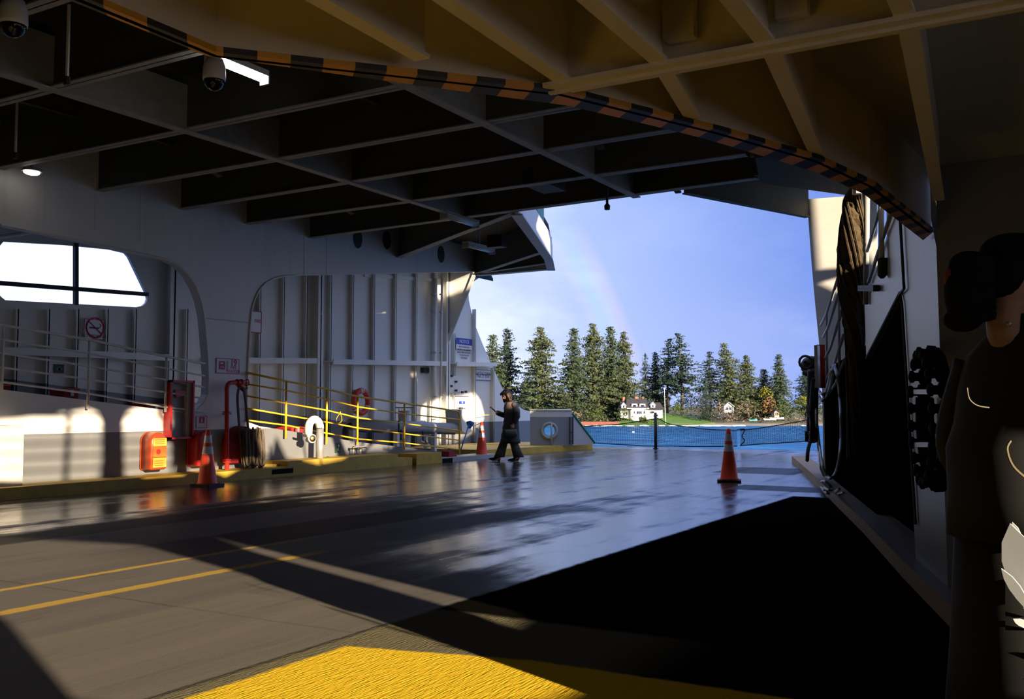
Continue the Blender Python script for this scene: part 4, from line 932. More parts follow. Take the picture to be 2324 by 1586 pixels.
# ------------------------------------------------------------------ people
def loft(mb, secs, n=14):
    """secs: (centre, half width along a, half width along b, a, b)"""
    rg = []
    for c, ra, rb, a, b in secs:
        rg.append([V(c)+V(a)*(ra*math.cos(2*math.pi*k/n))+V(b)*(rb*math.sin(2*math.pi*k/n)) for k in range(n)])
    return mb.rings(rg)
def limb(mb, pts, rs, n=10): return mb.tube(smoothpts(pts, 4), [r for i in range(len(rs)-1) for r in [rs[i]+(rs[i+1]-rs[i])*j/4 for j in range(4)]]+[rs[-1]], n)
def remesh(o, vs, sm=3):
    m = o.modifiers.new('fuse', 'REMESH'); m.mode = 'VOXEL'; m.voxel_size = vs; m.use_smooth_shade = True
    s = o.modifiers.new('relax', 'SMOOTH'); s.iterations = sm; s.factor = .5
m_skin = M('skin', (.50,.27,.18), .5, var=.06)
def head(mb, c, f, s, r=.098):
    """a head with brow, nose, lips, chin and ears; c centre, f facing, s to its left"""
    u = f.cross(s)*-1 if f.cross(s).z < 0 else f.cross(s)
    rows, n = 18, 20; rg = []
    for i in range(rows+1):
        th = math.pi*i/rows; z = -math.cos(th); ring = []
        for k in range(n):
            ph = 2*math.pi*k/n; x, y = math.sin(th)*math.cos(ph), math.sin(th)*math.sin(ph)
            w = .76-.12*max(0, -z)**1.2; dpt = .98
            px, py, pz = x*dpt, y*w, z*1.18
            if x > 0:
                front = max(0, x)**2*math.exp(-(y/.35)**2)
                px += .05*front*math.exp(-((z-.18)/.13)**2) - .04*math.exp(-((z-.02)/.1)**2)*math.exp(-((abs(y)-.32)/.16)**2)
                px += .05*front*math.exp(-((z+.48)/.1)**2) + .09*front*math.exp(-((z+.83)/.16)**2)
                px -= .03*front*math.exp(-((z+.63)/.06)**2)
            ring.append(c+f*(px*r)+s*(py*r)+u*(pz*r))
        rg.append(ring)
    mb.rings(rg, False)
    nz = [c+f*(r*.90)+u*(r*.12), c+f*(r*1.10)+u*(-r*.12), c+f*(r*1.22)+u*(-r*.26), c+f*(r*1.0)+u*(-r*.33)]
    mb.tube(nz, [r*.10, r*.14, r*.19, r*.12], 8)
    for e in (1, -1): mb.ball(c+s*(e*r*.76)-f*(r*.02)-u*(r*.08), r*.27, 8, 6, (.75,.35,1.1), Matrix((f, s, u)).transposed())
def hand(mb, w, d, n, spread=1.0, curl=.5, sz=1.0, thumb=1):
    """wrist w, pointing d, back-of-hand normal n; five separate curled fingers"""
    d, n = V(d).normalized(), V(n).normalized(); s = d.cross(n).normalized()*thumb
    L = .095*sz
    loft(mb, [(w, .026*sz, .02*sz, s, n), (w+d*.03*sz, .034*sz, .02*sz, s, n), (w+d*.075*sz, .041*sz, .017*sz, s, n), (w+d*L, .038*sz, .013*sz, s, n)], 10)
    for i, (o, ln) in enumerate(((.030,.068),(.010,.077),(-.011,.072),(-.030,.055))):
        b = w+d*(L-.008)*1.0+s*(o*sz); a = curl*(1+.08*i); dd = d+s*(o*2*spread); pts = [b]
        for q, fr in ((a*.5,.45),(a*1.1,.32),(a*1.6,.23)):
            e = (dd.normalized()*math.cos(q)-n*math.sin(q)); pts.append(pts[-1]+e*(ln*fr*1.0*sz))
        mb.tube(pts, [.0098*sz,.0092*sz,.0085*sz,.007*sz], 7)
    b = w+d*.03*sz+s*.03*sz; mb.tube([b, b+(d*.6+s*.75-n*.15).normalized()*.036*sz, b+(d*.85+s*.5-n*.45).normalized()*.068*sz], [.0125*sz,.011*sz,.0085*sz], 7)
# ---- the woman walking with her phone
wp = OZ(1160,1046,0); f = (-RT*.93-FW0*.36).normalized(); s = V((-f.y, f.x, 0))      # facing left, a little towards us
L0 = lambda a, b, z: V((wp.x, wp.y, 0))+f*a+s*b+V((0,0,z))       # forward, to her left, up
hS = 1.0
person = thing('person', wp, 'woman walking left across the wet deck in a long dark coat, looking at her phone', 'person')
bm = MB(); hc_ = L0(.13,.0,1.565); hf = (f*.86-ZV*.42+s*.18).normalized(); hs = s-hf*s.dot(hf); hs.normalize()
head(bm, hc_, hf, hs, .098)
limb(bm, [L0(.07,0,1.50), L0(.03,0,1.42), L0(0,0,1.36)], [.052,.055,.075])
loft(bm, [(L0(.0,0,.88), .13,.16,f,s), (L0(.0,0,1.0), .12,.15,f,s), (L0(.0,0,1.12), .10,.13,f,s), (L0(.0,0,1.28), .11,.16,f,s), (L0(.0,0,1.38), .08,.15,f,s), (L0(.01,0,1.43), .05,.06,f,s)])
# stride: right leg forward, left leg behind (seen from our side)
limb(bm, [L0(0,-.08,.90), L0(.16,-.09,.48), L0(.27,-.09,.09)], [.095,.062,.045]); limb(bm, [L0(0,.08,.90), L0(-.02,.09,.48), L0(-.15,.09,.10)], [.095,.062,.045])
limb(bm, [L0(.25,-.09,.07), L0(.36,-.09,.045), L0(.46,-.09,.04)], [.045,.042,.03]); limb(bm, [L0(-.17,.09,.09), L0(-.06,.09,.05), L0(.03,.09,.035)], [.042,.042,.03])
rs_, re_, rw_ = L0(.0,-.17,1.36), L0(.06,-.22,1.10), L0(.33,-.13,1.16)        # right arm raised with the phone
ls_, le_, lw_ = L0(-.02,.18,1.36), L0(-.06,.25,1.10), L0(.03,.24,.88)        # left arm hanging with the bag
limb(bm, [rs_, re_, rw_], [.055,.045,.03]); limb(bm, [ls_, le_, lw_], [.055,.045,.03])
hand(bm, rw_, (f*.75+ZV*.45+s*.1), (-s*.2-f*.3+ZV*-.9), curl=.75, thumb=1)
hand(bm, lw_, (-ZV+f*.35), (s), curl=1.0, thumb=1)
body = bm.build('body', m_skin, person, True); remesh(body, .0065)
def coat_mat():
    m, t, b = newmat('ombre_puffer_fabric')
    p, x, y, z = t.pos()
    n = t.math('MULTIPLY', t.math('SUBTRACT', t.noise(12, 3, .6, p), .5), .12)
    t.link(t.mix(t.smooth(t.math('ADD', z, n), 1.10, 1.30), (.010,.011,.016), (.27,.20,.17)), b.inputs['Base Color'])
    b.inputs['Roughness'].default_value = .55; return m
m_coat = coat_mat()
ct = MB(); prof = [(.42,.24,.22,.02),(.55,.225,.21,.02),(.72,.20,.20,.01),(.88,.185,.195,.0),(1.0,.17,.185,.0),(1.10,.165,.185,.0),(1.20,.17,.195,.0),(1.30,.165,.205,.0),(1.37,.135,.19,.01),(1.41,.10,.13,.02),(1.46,.085,.09,.045),(1.50,.08,.085,.06)]
secs = []
for i, (z, a_, b_, o) in enumerate(prof):
    secs.append((L0(o, 0, z), a_, b_, f, s))
    if i < len(prof)-3: z2 = (z+prof[i+1][0])/2; secs.append((L0(o, 0, z2), (a_+prof[i+1][1])/2+.012, (b_+prof[i+1][2])/2+.012, f, s))
loft(ct, secs, 22); ct.build('coat', m_coat, person, True)
for nm, (p0, p1, p2) in (('sleeve', (rs_, re_, rw_)), ('sleeve', (ls_, le_, lw_))):
    mb = MB(); q = smoothpts([p0, p1, p2+(p2-p1).normalized()*-.02], 6); mb.tube([q[0]+V((0,0,.03))]+q, [.06]+[.085-.03*(i/len(q))+.006*math.sin(i*2.0) for i in range(len(q))], 12); mb.build(nm, m_coat, person, True)
MB().tube([L0(.175,0,.5), L0(.165,0,1.0), L0(.168,0,1.3), L0(.13,0,1.47)], .012, 6).build('zip', m_dark, person)
m_trs = M('olive_trousers', (.055,.048,.035), .8)
for k, (hip, knee, ank) in enumerate(((L0(.02,-.08,.60), L0(.15,-.09,.45), L0(.27,-.09,.09)), (L0(0,.08,.60), L0(-.03,.09,.45), L0(-.16,.09,.09)))):
    mb = MB(); loft(mb, [(hip,.10,.09,f,s), (knee,.10,.085,f,s), (knee.lerp(ank,.5),.115,.09,f,s), (ank,.135,.10,f,s)], 14); mb.build('trouser_leg', m_trs, person, True)
for a_, b_, tilt in ((.36,-.09,.12), (-.05,.09,-.05)):
    mb = MB(); o = L0(a_, b_, 0)
    def sh_(df, z): return o+f*df+V((0,0,z+max(0, tilt*(df+.1)) if tilt > 0 else z+max(0, tilt*(df-.05))))
    loft(mb, [(sh_(-.11,.07),.012,.03,ZV,s), (sh_(-.10,.06),.06,.036,ZV,s), (sh_(-.03,.05),.05,.04,ZV,s), (sh_(.06,.035),.035,.045,ZV,s), (sh_(.14,.028),.024,.038,ZV,s), (sh_(.17,.022),.010,.02,ZV,s)], 12)
    mb.box(tuple(map(min, *[(sh_(-.11,0)-s*.02), sh_(-.07,.05)+s*.02])), tuple(map(max, *[(sh_(-.11,0)-s*.02), sh_(-.07,.05)+s*.02]))); mb.build('shoe', m_black, person, True)
m_hair = M('dark_brown_hair', (.05,.025,.014), .55, var=.4, scale=30)
hb = MB(); hu = hf.cross(hs); hu = hu if hu.z > 0 else -hu
hb.ball(hc_-hf*.028+hu*.028, .112, 16, 12, (1.0,.95,1.05), Matrix((hf, hs, hu)).transposed())
random.seed(5)
for i in range(46):
    a_ = random.uniform(.35, 5.93); st_ = hc_-hf*.03+hu*.02+(hf*math.cos(a_)+hs*math.sin(a_))*.10
    if math.cos(a_) > .55: continue
    ln = random.uniform(.12,.2); o = (hf*math.cos(a_)*.3+hs*math.sin(a_)).normalized()
    hb.tube(smoothpts([st_+hu*.04, st_+o*.02-ZV*ln*.4-f*.015, st_+o*random.uniform(.01,.05)-ZV*ln*.8-f*.04, st_-ZV*ln-f*random.uniform(.03,.09)], 3), [.026]*4+[.024]*3+[.018]*2+[.006], 6)
for i in range(8):
    y = -.06+.017*i; hb.tube([hc_+hu*.11+hs*y*.8, hc_+hf*.085+hu*.085+hs*y, hc_+hf*.105+hu*.05+hs*(y*1.25)], [.02,.02,.008], 6)
hb.build('hair', m_hair, person, True)
eye = M('eye_dark', (.02,.015,.012), .3)
for e in (1, -1): MB().ball(hc_+hf*.086+hs*(e*.033)+hu*.008, .011, 8, 6).build('eye', eye, person, True)
MB().tube([hc_+hf*.098-hu*.052-hs*.02, hc_+hf*.104-hu*.05, hc_+hf*.098-hu*.052+hs*.02], [.004,.007,.004], 6).build('lips', M('lips', (.35,.1,.09), .5), person, True)
for e in (1, -1): MB().tube([hc_+hf*.094+hs*(e*.034)+hu*.008+(hs*math.cos(q)+hu*math.sin(q))*.024 for q in [i*math.pi/6 for i in range(12)]], .0025, 4, True).build('spectacle_rim', m_dark, person)
ph = thing('phone', rw_+f*.10+V((0,0,.05)), "dark phone held up in the walking woman's right hand", 'phone')
c = rw_+(f*.75+ZV*.45+s*.1).normalized()*.12+V((0,0,.018))+s*.0; pd = (f*.8+ZV*.6).normalized(); ps = s
pn = pd.cross(ps); q_ = [c+pd*a_*.075+ps*b_*.036 for a_, b_ in ((-1,-1),(1,-1),(1,1),(-1,1))]
MB().prism(q_, pn*.009).build('case', m_black, ph); MB().prism([p+pn*.0092 for p in [c+pd*a_*.069+ps*b_*.032 for a_, b_ in ((-1,-1),(1,-1),(1,1),(-1,1))]], pn*.0006).build('screen', m_dome, ph)
bg = lw_+(-ZV+f*.35).normalized()*.10
t = thing('handbag', bg-V((0,0,.2)), "small dark handbag held low in the walking woman's left hand", 'handbag')
g0 = bg+f*.05-ZV*.11; mb = MB()
loft(mb, [(g0-ZV*.09+s*.0, .17,.03,f,s), (g0-ZV*.085, .185,.042,f,s), (g0, .18,.04,f,s), (g0+ZV*.075, .165,.03,f,s), (g0+ZV*.085, .155,.016,f,s)], 14); mb.build('pouch', M('dark_olive_leather', (.02,.022,.014), .45), t, True)
MB().bar(g0+f*.155+ZV*.08+s*.03, g0+f*.12+ZV*.02+s*.043, .012, .012).build('clasp', m_brass, t); MB().tube(smoothpts([g0-f*.12+ZV*.08, g0-f*.1+ZV*.13, g0-f*.02+ZV*.13, g0+f*.0+ZV*.08], 4), .006, 5).build('strap', m_dark, t)
# ---- the bystander near the camera on the right, seen in shadow
d0 = 3.12
def NP(x, y, dd=0.0): return FW*(d0+dd)+RT*((x-W/2)/F*(d0+dd))-UPV*((y-H/2)/F*(d0+dd))+CAM
nb = FW0*d0+RT*((2345-W/2)/F*d0); nf = (RT*.92+FW0*.38).normalized(); ns = V((-nf.y, nf.x, 0))
N0 = lambda a, b, z: nb+nf*a+ns*b+V((0,0,z))
near = thing('person', nb, 'dark-coated bystander with hair in a bun at the right edge of the picture', 'person')
bm = MB(); hc2 = NP(2306,642); hff = (nf*.95-ZV*.2).normalized(); hs2 = (ns-hff*ns.dot(hff)).normalized()
head(bm, hc2, hff, hs2, .108)
limb(bm, [hc2-nf*.03-V((0,0,.06)), hc2-nf*.05-V((0,0,.16)), N0(-.03,0,1.46)], [.06,.06,.075])
loft(bm, [(N0(0,0,.90),.14,.17,nf,ns), (N0(0,0,1.05),.12,.15,nf,ns), (N0(0,0,1.3),.12,.18,nf,ns), (N0(-.01,0,1.44),.08,.17,nf,ns), (N0(-.02,0,1.5),.05,.06,nf,ns)])
for e in (1, -1):
    limb(bm, [N0(0,.09*e,.92), N0(.02,.1*e,.5), N0(0,.1*e,.08)], [.1,.065,.045]); limb(bm, [N0(-.02,.1*e,.06), N0(.08,.1*e,.045), N0(.18,.1*e,.035)], [.045,.042,.03])
    sh2, el2, wr2 = N0(-.02,.2*e,1.42), N0(-.05 if e > 0 else -.03,.27*e,1.14), N0(.06,.24*e,.98)
    limb(bm, [sh2, el2, wr2], [.055,.045,.032]); hand(bm, wr2, (nf*.5-ZV), ns*e, curl=.6, thumb=e)
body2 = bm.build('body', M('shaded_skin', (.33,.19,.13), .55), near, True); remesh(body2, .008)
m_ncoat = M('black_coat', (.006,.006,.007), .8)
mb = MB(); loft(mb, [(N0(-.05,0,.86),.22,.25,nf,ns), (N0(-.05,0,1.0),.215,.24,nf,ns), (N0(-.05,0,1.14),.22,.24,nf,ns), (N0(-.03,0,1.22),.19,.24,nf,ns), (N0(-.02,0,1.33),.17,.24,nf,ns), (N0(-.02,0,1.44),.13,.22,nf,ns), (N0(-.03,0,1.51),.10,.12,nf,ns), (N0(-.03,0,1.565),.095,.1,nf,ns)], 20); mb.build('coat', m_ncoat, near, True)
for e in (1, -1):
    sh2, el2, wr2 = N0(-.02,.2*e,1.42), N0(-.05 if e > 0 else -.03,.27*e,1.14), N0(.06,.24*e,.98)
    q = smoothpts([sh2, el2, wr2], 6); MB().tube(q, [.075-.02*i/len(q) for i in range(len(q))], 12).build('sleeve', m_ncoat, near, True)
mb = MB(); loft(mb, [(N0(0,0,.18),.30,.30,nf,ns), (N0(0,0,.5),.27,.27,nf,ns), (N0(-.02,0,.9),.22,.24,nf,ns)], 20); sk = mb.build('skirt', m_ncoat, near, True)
m_leaf = M('pale_leaf_print', (.42,.46,.48), .7)
def leaf(p, q, w):
    p, q = V(p), V(q); d = (q-p); n = -(p-nb); n.z = 0; n.normalize(); sd = d.normalized().cross(n)
    out = [p+d*t_+sd*(w*math.sin(math.pi*min(1, t_**.8))) for t_ in (0,.2,.4,.6,.8,1)]+[p+d*t_-sd*(w*.8*math.sin(math.pi*min(1, t_**.8))) for t_ in (.8,.6,.4,.2)]
    MB().prism(out, n*.006).build('leaf_print', m_leaf, sk)
fr = -.27
leaf(NP(2292,1188,fr), NP(2335,1400,fr), .055); leaf(NP(2272,1290,fr), NP(2345,1400,fr), .02); leaf(NP(2299,1404,fr), NP(2345,1430,fr), .016); leaf(NP(2297,1185,fr), NP(2316,1250,fr), .014)
for y in (1480, 1540): leaf(NP(2330,y,fr), NP(2380,y+60,fr), .02)
hb = MB(); hu2 = hff.cross(hs2); hu2 = hu2 if hu2.z > 0 else -hu2
hb.ball(hc2-hff*.01+hu2*.085, .116, 16, 12, (1.05,.95,.62), Matrix((hff, hs2, hu2)).transposed()); hb.ball(hc2-hff*.075+hu2*.01, .085, 14, 10, (.7,1.0,1.0), Matrix((hff, hs2, hu2)).transposed())
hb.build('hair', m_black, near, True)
mb = MB(); mb.ball(NP(2192,662,-.02), .095, 16, 12, (.7,.9,1.35)); mb.ball(NP(2198,600,-.02), .055, 12, 8, (1.1,1,.8)); mb.ball(NP(2185,725,-.02), .05, 12, 8, (1.2,1,.8))
for k in range(9): mb.tube(smoothpts([NP(2250,600+k*14,-.06), NP(2215,590+k*16,-.08), NP(2180,620+k*10,-.07)], 4), .022, 6)
mb.build('hair_bun', m_black, near, True)
MB().tube([NP(2172,612,-.03), NP(2158,625,-.03), NP(2152,645,-.02)], [.02,.025,.015], 8).build('scrunchie', M('rust_scrunchie', (.22,.035,.02), .8), near, True)
MB().tube(smoothpts([NP(2195,880,-.2), NP(2200,905,-.2), NP(2218,920,-.2), NP(2245,925,-.2)], 5), .0025, 5).build('coat_piping', M('pale_cord', (.06,.05,.02), .6), near)
MB().tube(smoothpts([NP(2294,1000,-.32), NP(2286,1020,-.32), NP(2300,1058,-.32), NP(2335,1090,-.32)], 5), .004, 5).build('bag_cord', M('pale_cord_light', (.1,.085,.04), .6), near)
MB().ball(NP(2290,735,-.1), .009, 8, 6).build('earring', m_steel, near, True)
# ================================================================== THE WATER, THE SHORE AND THE SKY
ZSEA = -5.3
def sea_mat():
    m, t, b = newmat('choppy_water'); p = t.pos()[0]
    mp = t.node('ShaderNodeMapping'); mp.inputs['Rotation'].default_value = (0,0,math.radians(20)); mp.inputs['Scale'].default_value = (.5,1.6,1); t.link(p, mp.inputs[0])
    n1 = t.noise(.35, 6, .65, mp.outputs[0]); n2 = t.noise(1.3, 4, .6, mp.outputs[0])
    n3 = t.noise(.07, 5, .7, mp.outputs[0])
    c = t.ramp(t.math('MULTIPLY_ADD', n3, .5, t.math('MULTIPLY', n1, .5)), [(.36,(.003,.035,.12)),(.5,(.01,.10,.28)),(.64,(.05,.26,.52))])
    crest = t.smooth(t.math('MULTIPLY', n1, t.math('MULTIPLY_ADD', n2, .6, .7)), .68, .78)
    c = t.mix(t.math('MULTIPLY', crest, .5), c, (.5,.62,.72))
    t.link(c, b.inputs['Base Color']); b.inputs['Roughness'].default_value = .4; b.inputs['Specular IOR Level'].default_value = .12
    bn = t.node('ShaderNodeBump'); bn.inputs['Strength'].default_value = .9; bn.inputs['Distance'].default_value = .5
    t.link(t.math('ADD', n1, t.math('MULTIPLY', n2, .4)), bn.inputs['Height']); t.link(bn.outputs[0], b.inputs['Normal'])
    return m
SH = 352.0
def camquad(d0, d1, x0, x1): return [far(x0, d0, ZSEA), far(x1, d0, ZSEA), far(x1*1.0, d1, ZSEA), far(x0, d1, ZSEA)]
q = [FW0*a+RT*b+V((0,0,ZSEA)) for a, b in ((-60,-400),(-60,400),(900,1400),(900,-1400))]
struct('sea', MB().add(q, [(0,1,2,3)]), sea_mat())
def land_mat():
    m, t, b = newmat('shore_ground'); p, x, y, z = t.pos()
    n = t.noise(.35, 5, .6, p)
    g = t.mix(n, (.05,.06,.025), (.12,.10,.05)); r = t.mix(t.noise(1.5, 4, .6, p), (.16,.14,.11), (.28,.25,.21))
    t.link(t.mix(t.smooth(z, ZSEA+.4, ZSEA+1.3), r, g), b.inputs['Base Color']); b.inputs['Roughness'].default_value = .9; return m
random.seed(21)
def ground(a, b):           # a ahead, b sideways
    t = max(0, (a-SH-3*math.sin(b*.05)-2*math.sin(b*.17+1)))
    return ZSEA-.6+min(t*.2, 1.3)+max(0, t-8)*.035+.35*math.sin(b*.03)*min(1, t/30)
vs, fs = [], []; na, nb_ = 26, 70
for i in range(na):
    for j in range(nb_):
        a = SH-4+(i/(na-1))**1.6*180; b = -190+j/(nb_-1)*420; vs.append(FW0*a+RT*b+V((0,0,ground(a, b))))
for i in range(na-1):
    for j in range(nb_-1): fs.append((i*nb_+j, i*nb_+j+1, (i+1)*nb_+j+1, (i+1)*nb_+j))
struct('terrain', MB().add(vs, fs), land_mat(), smooth=True)
def gp(x, depth, up=0.0):
    b = (x-W/2)/F*depth; return FW0*depth+RT*b+V((0,0,ground(depth, b)+up))
# lawn in front of the white house
m_lawn = M('lawn_grass', (.07,.16,.02), .9, var=.35, scale=.6)
lw = [(1395,957),(1420,953),(1470,946),(1512,938),(1530,940),(1580,949),(1622,960),(1560,965),(1450,966),(1392,964)]
def lawnpt(x, y):
    dep = 353+(966-y)*1.15; return FW0*dep+RT*((x-W/2)/F*dep)+V((0,0,CAM.z+(925-y)/F*dep*1.0+.15))
struct('lawn', MB().add([lawnpt(*p) for p in lw], [tuple(range(len(lw)))]).prism([lawnpt(*p)-V((0,0,.3)) for p in lw], (0,0,.28)), m_lawn)
# sea walls, foam along the beach
m_wall_red = M('red_rock_wall', (.20,.07,.05), .9, var=.4, scale=1.2)
a, b = far(1318,357,ZSEA-.2), far(1405,357,ZSEA-.2); mb = MB(); mb.bar(a+V((0,0,.7)), b+V((0,0,.7)), 1.2, 1.9)
struct('wall_shore', mb, m_wall_red)
m_foam = M('breaking_foam', (.8,.82,.85), .8)
random.seed(9); mb = MB()
for i in range(46):
    x = random.choice([random.uniform(1330,1400), random.uniform(1380,1500), random.uniform(1590,1690), random.uniform(1500,1840)]); d = SH-random.uniform(1,7)
    p = far(x, d, ZSEA+.08); mb.ball(p, 1, 7, 4, (random.uniform(.8,2.4), random.uniform(.3,.7), random.uniform(.1,.35)), Matrix.Rotation(YAW+random.uniform(-.3,.3), 3, 'Z'))
mb.build('wave_foam', m_foam, smooth=True, label='broken line of white surf along the beach', cat='surf', kind='stuff')
# ---- trees
m_bark = M('bark', (.10,.075,.055), .9, var=.3)
def needle(name, col): 
    m, t, b = newmat(name); p = t.pos()[0]
    t.link(t.mix(t.noise(.9, 4, .6, p), [c*.45 for c in col], [min(1, c*1.5) for c in col]), b.inputs['Base Color']); b.inputs['Roughness'].default_value = .85; b.inputs['Specular IOR Level'].default_value = .15; return m
m_needle = [needle('fir_needles', (.06,.085,.045)), needle('dark_fir_needles', (.034,.056,.04)), needle('olive_fir_needles', (.075,.095,.042))]
def tufts(mb, c, r, n, flat=.5):
    for _ in range(n):
        o = V((random.gauss(0,1), random.gauss(0,1), random.gauss(0,flat)))*r*.55
        a = V((random.gauss(0,1), random.gauss(0,1), random.gauss(0,.5))).normalized()*r*random.uniform(.35,.7); b = a.cross(V((random.gauss(0,1), random.gauss(0,1), random.gauss(0,1)))).normalized()*r*random.uniform(.15,.32)
        p = c+o; mb.add([p-a, p-b*.8, p+a, p+b], [(0,1,2,3)])
def conifer(seed, h, w, base, name, label, mat, dense=1.0, lean=0.0, ragged=.5, loc=None):
    random.seed(seed); t = thing(name, loc, label, 'tree', 'conifers on the far shore'); L = V(loc)
    ax = lambda z: L+V((lean*(z/h)**2*h*.6*RT.x, lean*(z/h)**2*h*.6*RT.y, z))
    ts = h/33; tr = MB(); tr.tube([ax(z) for z in (-.5, h*.25, h*.5, h*.75, h*.98)], [.55*h/30,.42*h/30,.3*h/30,.16*h/30,.03], 7); tr.build('trunk', m_bark, t)
    mb = MB(); z = h*base; step = h/46
    while z < h*.995:
        k = (z/h-base)/(1-base); prof = min(1, k*3+.55)*(1-k)**.8*(.8+.3*math.sin(k*23+seed)*math.sin(k*9+seed*2))
        nb = random.choice((5,6,7)) if k < .85 else 4; ph = random.random()*6.28
        for i in range(nb):
            if random.random() > dense: continue
            an = ph+i*6.283/nb+random.uniform(-.4,.4); ln = w*1.75*prof*random.uniform(1-ragged, 1.15)+.25
            dr = V((math.cos(an), math.sin(an), 0)); droop = random.uniform(-.45,-.05)+.35*k
            m = max(2, int(ln/.7))
            for q in range(m):
                u = (q+.7)/m; c = ax(z)+dr*(ln*u)+V((0,0,droop*ln*u*u)); tufts(mb, c, (1.0*(1-.35*u)+.22)*ts, 5 if u > .25 else 3, .35)
        z += step*random.uniform(.7,1.25)
    tufts(mb, ax(h*.99), .5, 6, 1.5); mb.build('foliage', mat, t); return t
def ztop(y, d): return CAM.z+(925-y)/F*d
PROTO = {}
def plant(kind, x, ytop, wpx, label, d, base=.12, rz=0.0):
    loc = gp(x, d, -.1); h = ztop(ytop, d)-loc.z; w = wpx/F*d/2
    if kind not in PROTO:
        args = dict(fir=(1,h,w,base,'fir_tree',label,m_needle[0],.95,0,.45), dark=(2,h,w,base,'fir_tree',label,m_needle[1],.8,0,.6), loose=(3,h,w,base,'pine_tree',label,m_needle[1],.62,.05,.75), lean=(4,h,w,base,'fir_tree',label,m_needle[2],.9,-.16,.5), olive=(5,h,w,base,'fir_tree',label,m_needle[2],.92,0,.5), slim=(6,h,w,base,'fir_tree',label,m_needle[1],.85,0,.4))[kind]
        t = conifer(*args, loc=loc); PROTO[kind] = (t, h, w); return t
    t0, h0, w0 = PROTO[kind]
    return dup(t0, loc, rz, label, (w/w0, w/w0, h/h0))
TR = [('fir',1118,760,92,'conifer at the left end of the far shore, beside the bow plating',372,.06),
 ('dark',1152,742,80,'tall dark conifer directly above the walking woman',376,.1),
 ('olive',1226,741,128,'broad olive conifer standing above the bulwark',366,.05),
 ('slim',1196,846,80,'low dark conifer at the foot of the broad olive one, just right of the woman',364,.03),
 ('fir',1303,745,92,'tall conifer directly above the left net panel, left of the white house',368,.08),
 ('olive',1346,733,110,'tallest conifer on the shore, left of the rainbow foot',374,.06),
 ('fir',1386,741,90,'narrow-topped conifer behind the left end of the white house',378,.07),
 ('olive',1416,752,92,'olive conifer rising above the roof of the white house',382,.08),
 ('fir',1272,880,84,'short bushy conifer above the far end of the bulwark',362,.02),
 ('slim',1464,800,44,'slim dark conifer behind the right chimney of the white house',392,.15),
 ('dark',1488,797,58,'thin dark conifer just left of the flagpole top',394,.2),
 ('loose',1514,768,80,'tall loose-crowned pine right of the flagpole',388,.32),
 ('loose',1548,756,98,'high-crowned pine with a wind-swept top, right of the flagpole pine',384,.3),
 ('loose',1612,798,84,'broken-crowned pine standing left of the leaning conifer',386,.25),
 ('slim',1601,856,36,'small pointed dark conifer at the right edge of the lawn',372,.02),
 ('lean',1660,779,104,'olive conifer whose top leans left, above the middle cone',384,.1),
 ('olive',1694,806,84,'rounded olive conifer just right of the leaning one',388,.08),
 ('fir',1734,838,78,'low broad conifer between the leaning tree and the lone pointed one',390,.05),
 ('fir',1768,804,64,'pointed conifer standing clear at the right end of the tree line',384,.06),
 ('dark',1828,828,62,'dim conifer at the far right of the shore beside the black valve',398,.05)]
for i, (k, x, y, w, lab, d, b) in enumerate(TR): plant(k, x, y, w, lab, d, b, rz=i*1.3)
# shrubs and bare undergrowth
m_shrub = [needle('shrub_leaves', (.07,.10,.03)), needle('yellow_shrub_leaves', (.20,.20,.02)), needle('rust_shrub_leaves', (.26,.14,.05)), needle('dark_shrub_leaves', (.03,.05,.028)), needle('bare_twigs', (.17,.13,.10))]
def shrub(x, y, wpx, hpx, mi, label, d, n=90):
    random.seed(int(x*7+y)); c = FW0*d+RT*((x-W/2)/F*d); z = ztop(y, d); w = wpx/F*d/2; h = hpx/F*d
    mb = MB()
    for i in range(n):
        an = random.random()*6.283; u = random.random()**.5; k = random.random()**.8
        p = c+V((math.cos(an)*w*u*(1-.5*k), math.sin(an)*w*u*(1-.5*k), z+h*k*(1-.35*u))); tufts(mb, p, .8, 3, .8)
    return mb.build('shrub', m_shrub[mi], label=label, cat='shrub', group='shrubs along the far shore')
for a in ((1412,956,70,36,0,'green shrub at the left corner of the white house',362), (1548,940,54,44,3,'dark round shrub at the top of the lawn',374), (1535,934,24,18,0,'small light round shrub on the upper lawn',366), (1585,944,60,56,4,'bare brown shrub at the right side of the lawn',376),
          (1745,940,54,44,2,'rust-orange shrub above the beached boats',366), (1776,946,60,46,0,'green shrub right of the small pink shed',364), (1738,905,36,32,1,'yellow-green tree-like shrub above the rust one',380), (1820,945,60,46,0,'dim green shrub at the right end of the shore',370), (1822,916,40,16,1,'yellow-topped shrub at the far right under the dim conifer',372),
          (1640,950,80,40,4,'bare grey-brown thicket below the leaning conifer',364), (1690,950,80,50,4,'bare brown thicket behind the beach, right of the middle cone',366), (1300,955,70,26,4,'bare low bush on the point left of the red rock wall',360), (1352,955,60,34,0,'green bush above the red rock wall',360), (1240,935,70,40,3,'dark low bush showing above the bulwark',362), (1170,930,90,40,0,'green low bush behind the walking woman',364), (1460,958,20,14,0,'small shrub against the front of the white house',360,), (1610,954,50,30,3,'dark shrub at the lower right of the lawn',364)):
    shrub(*a)
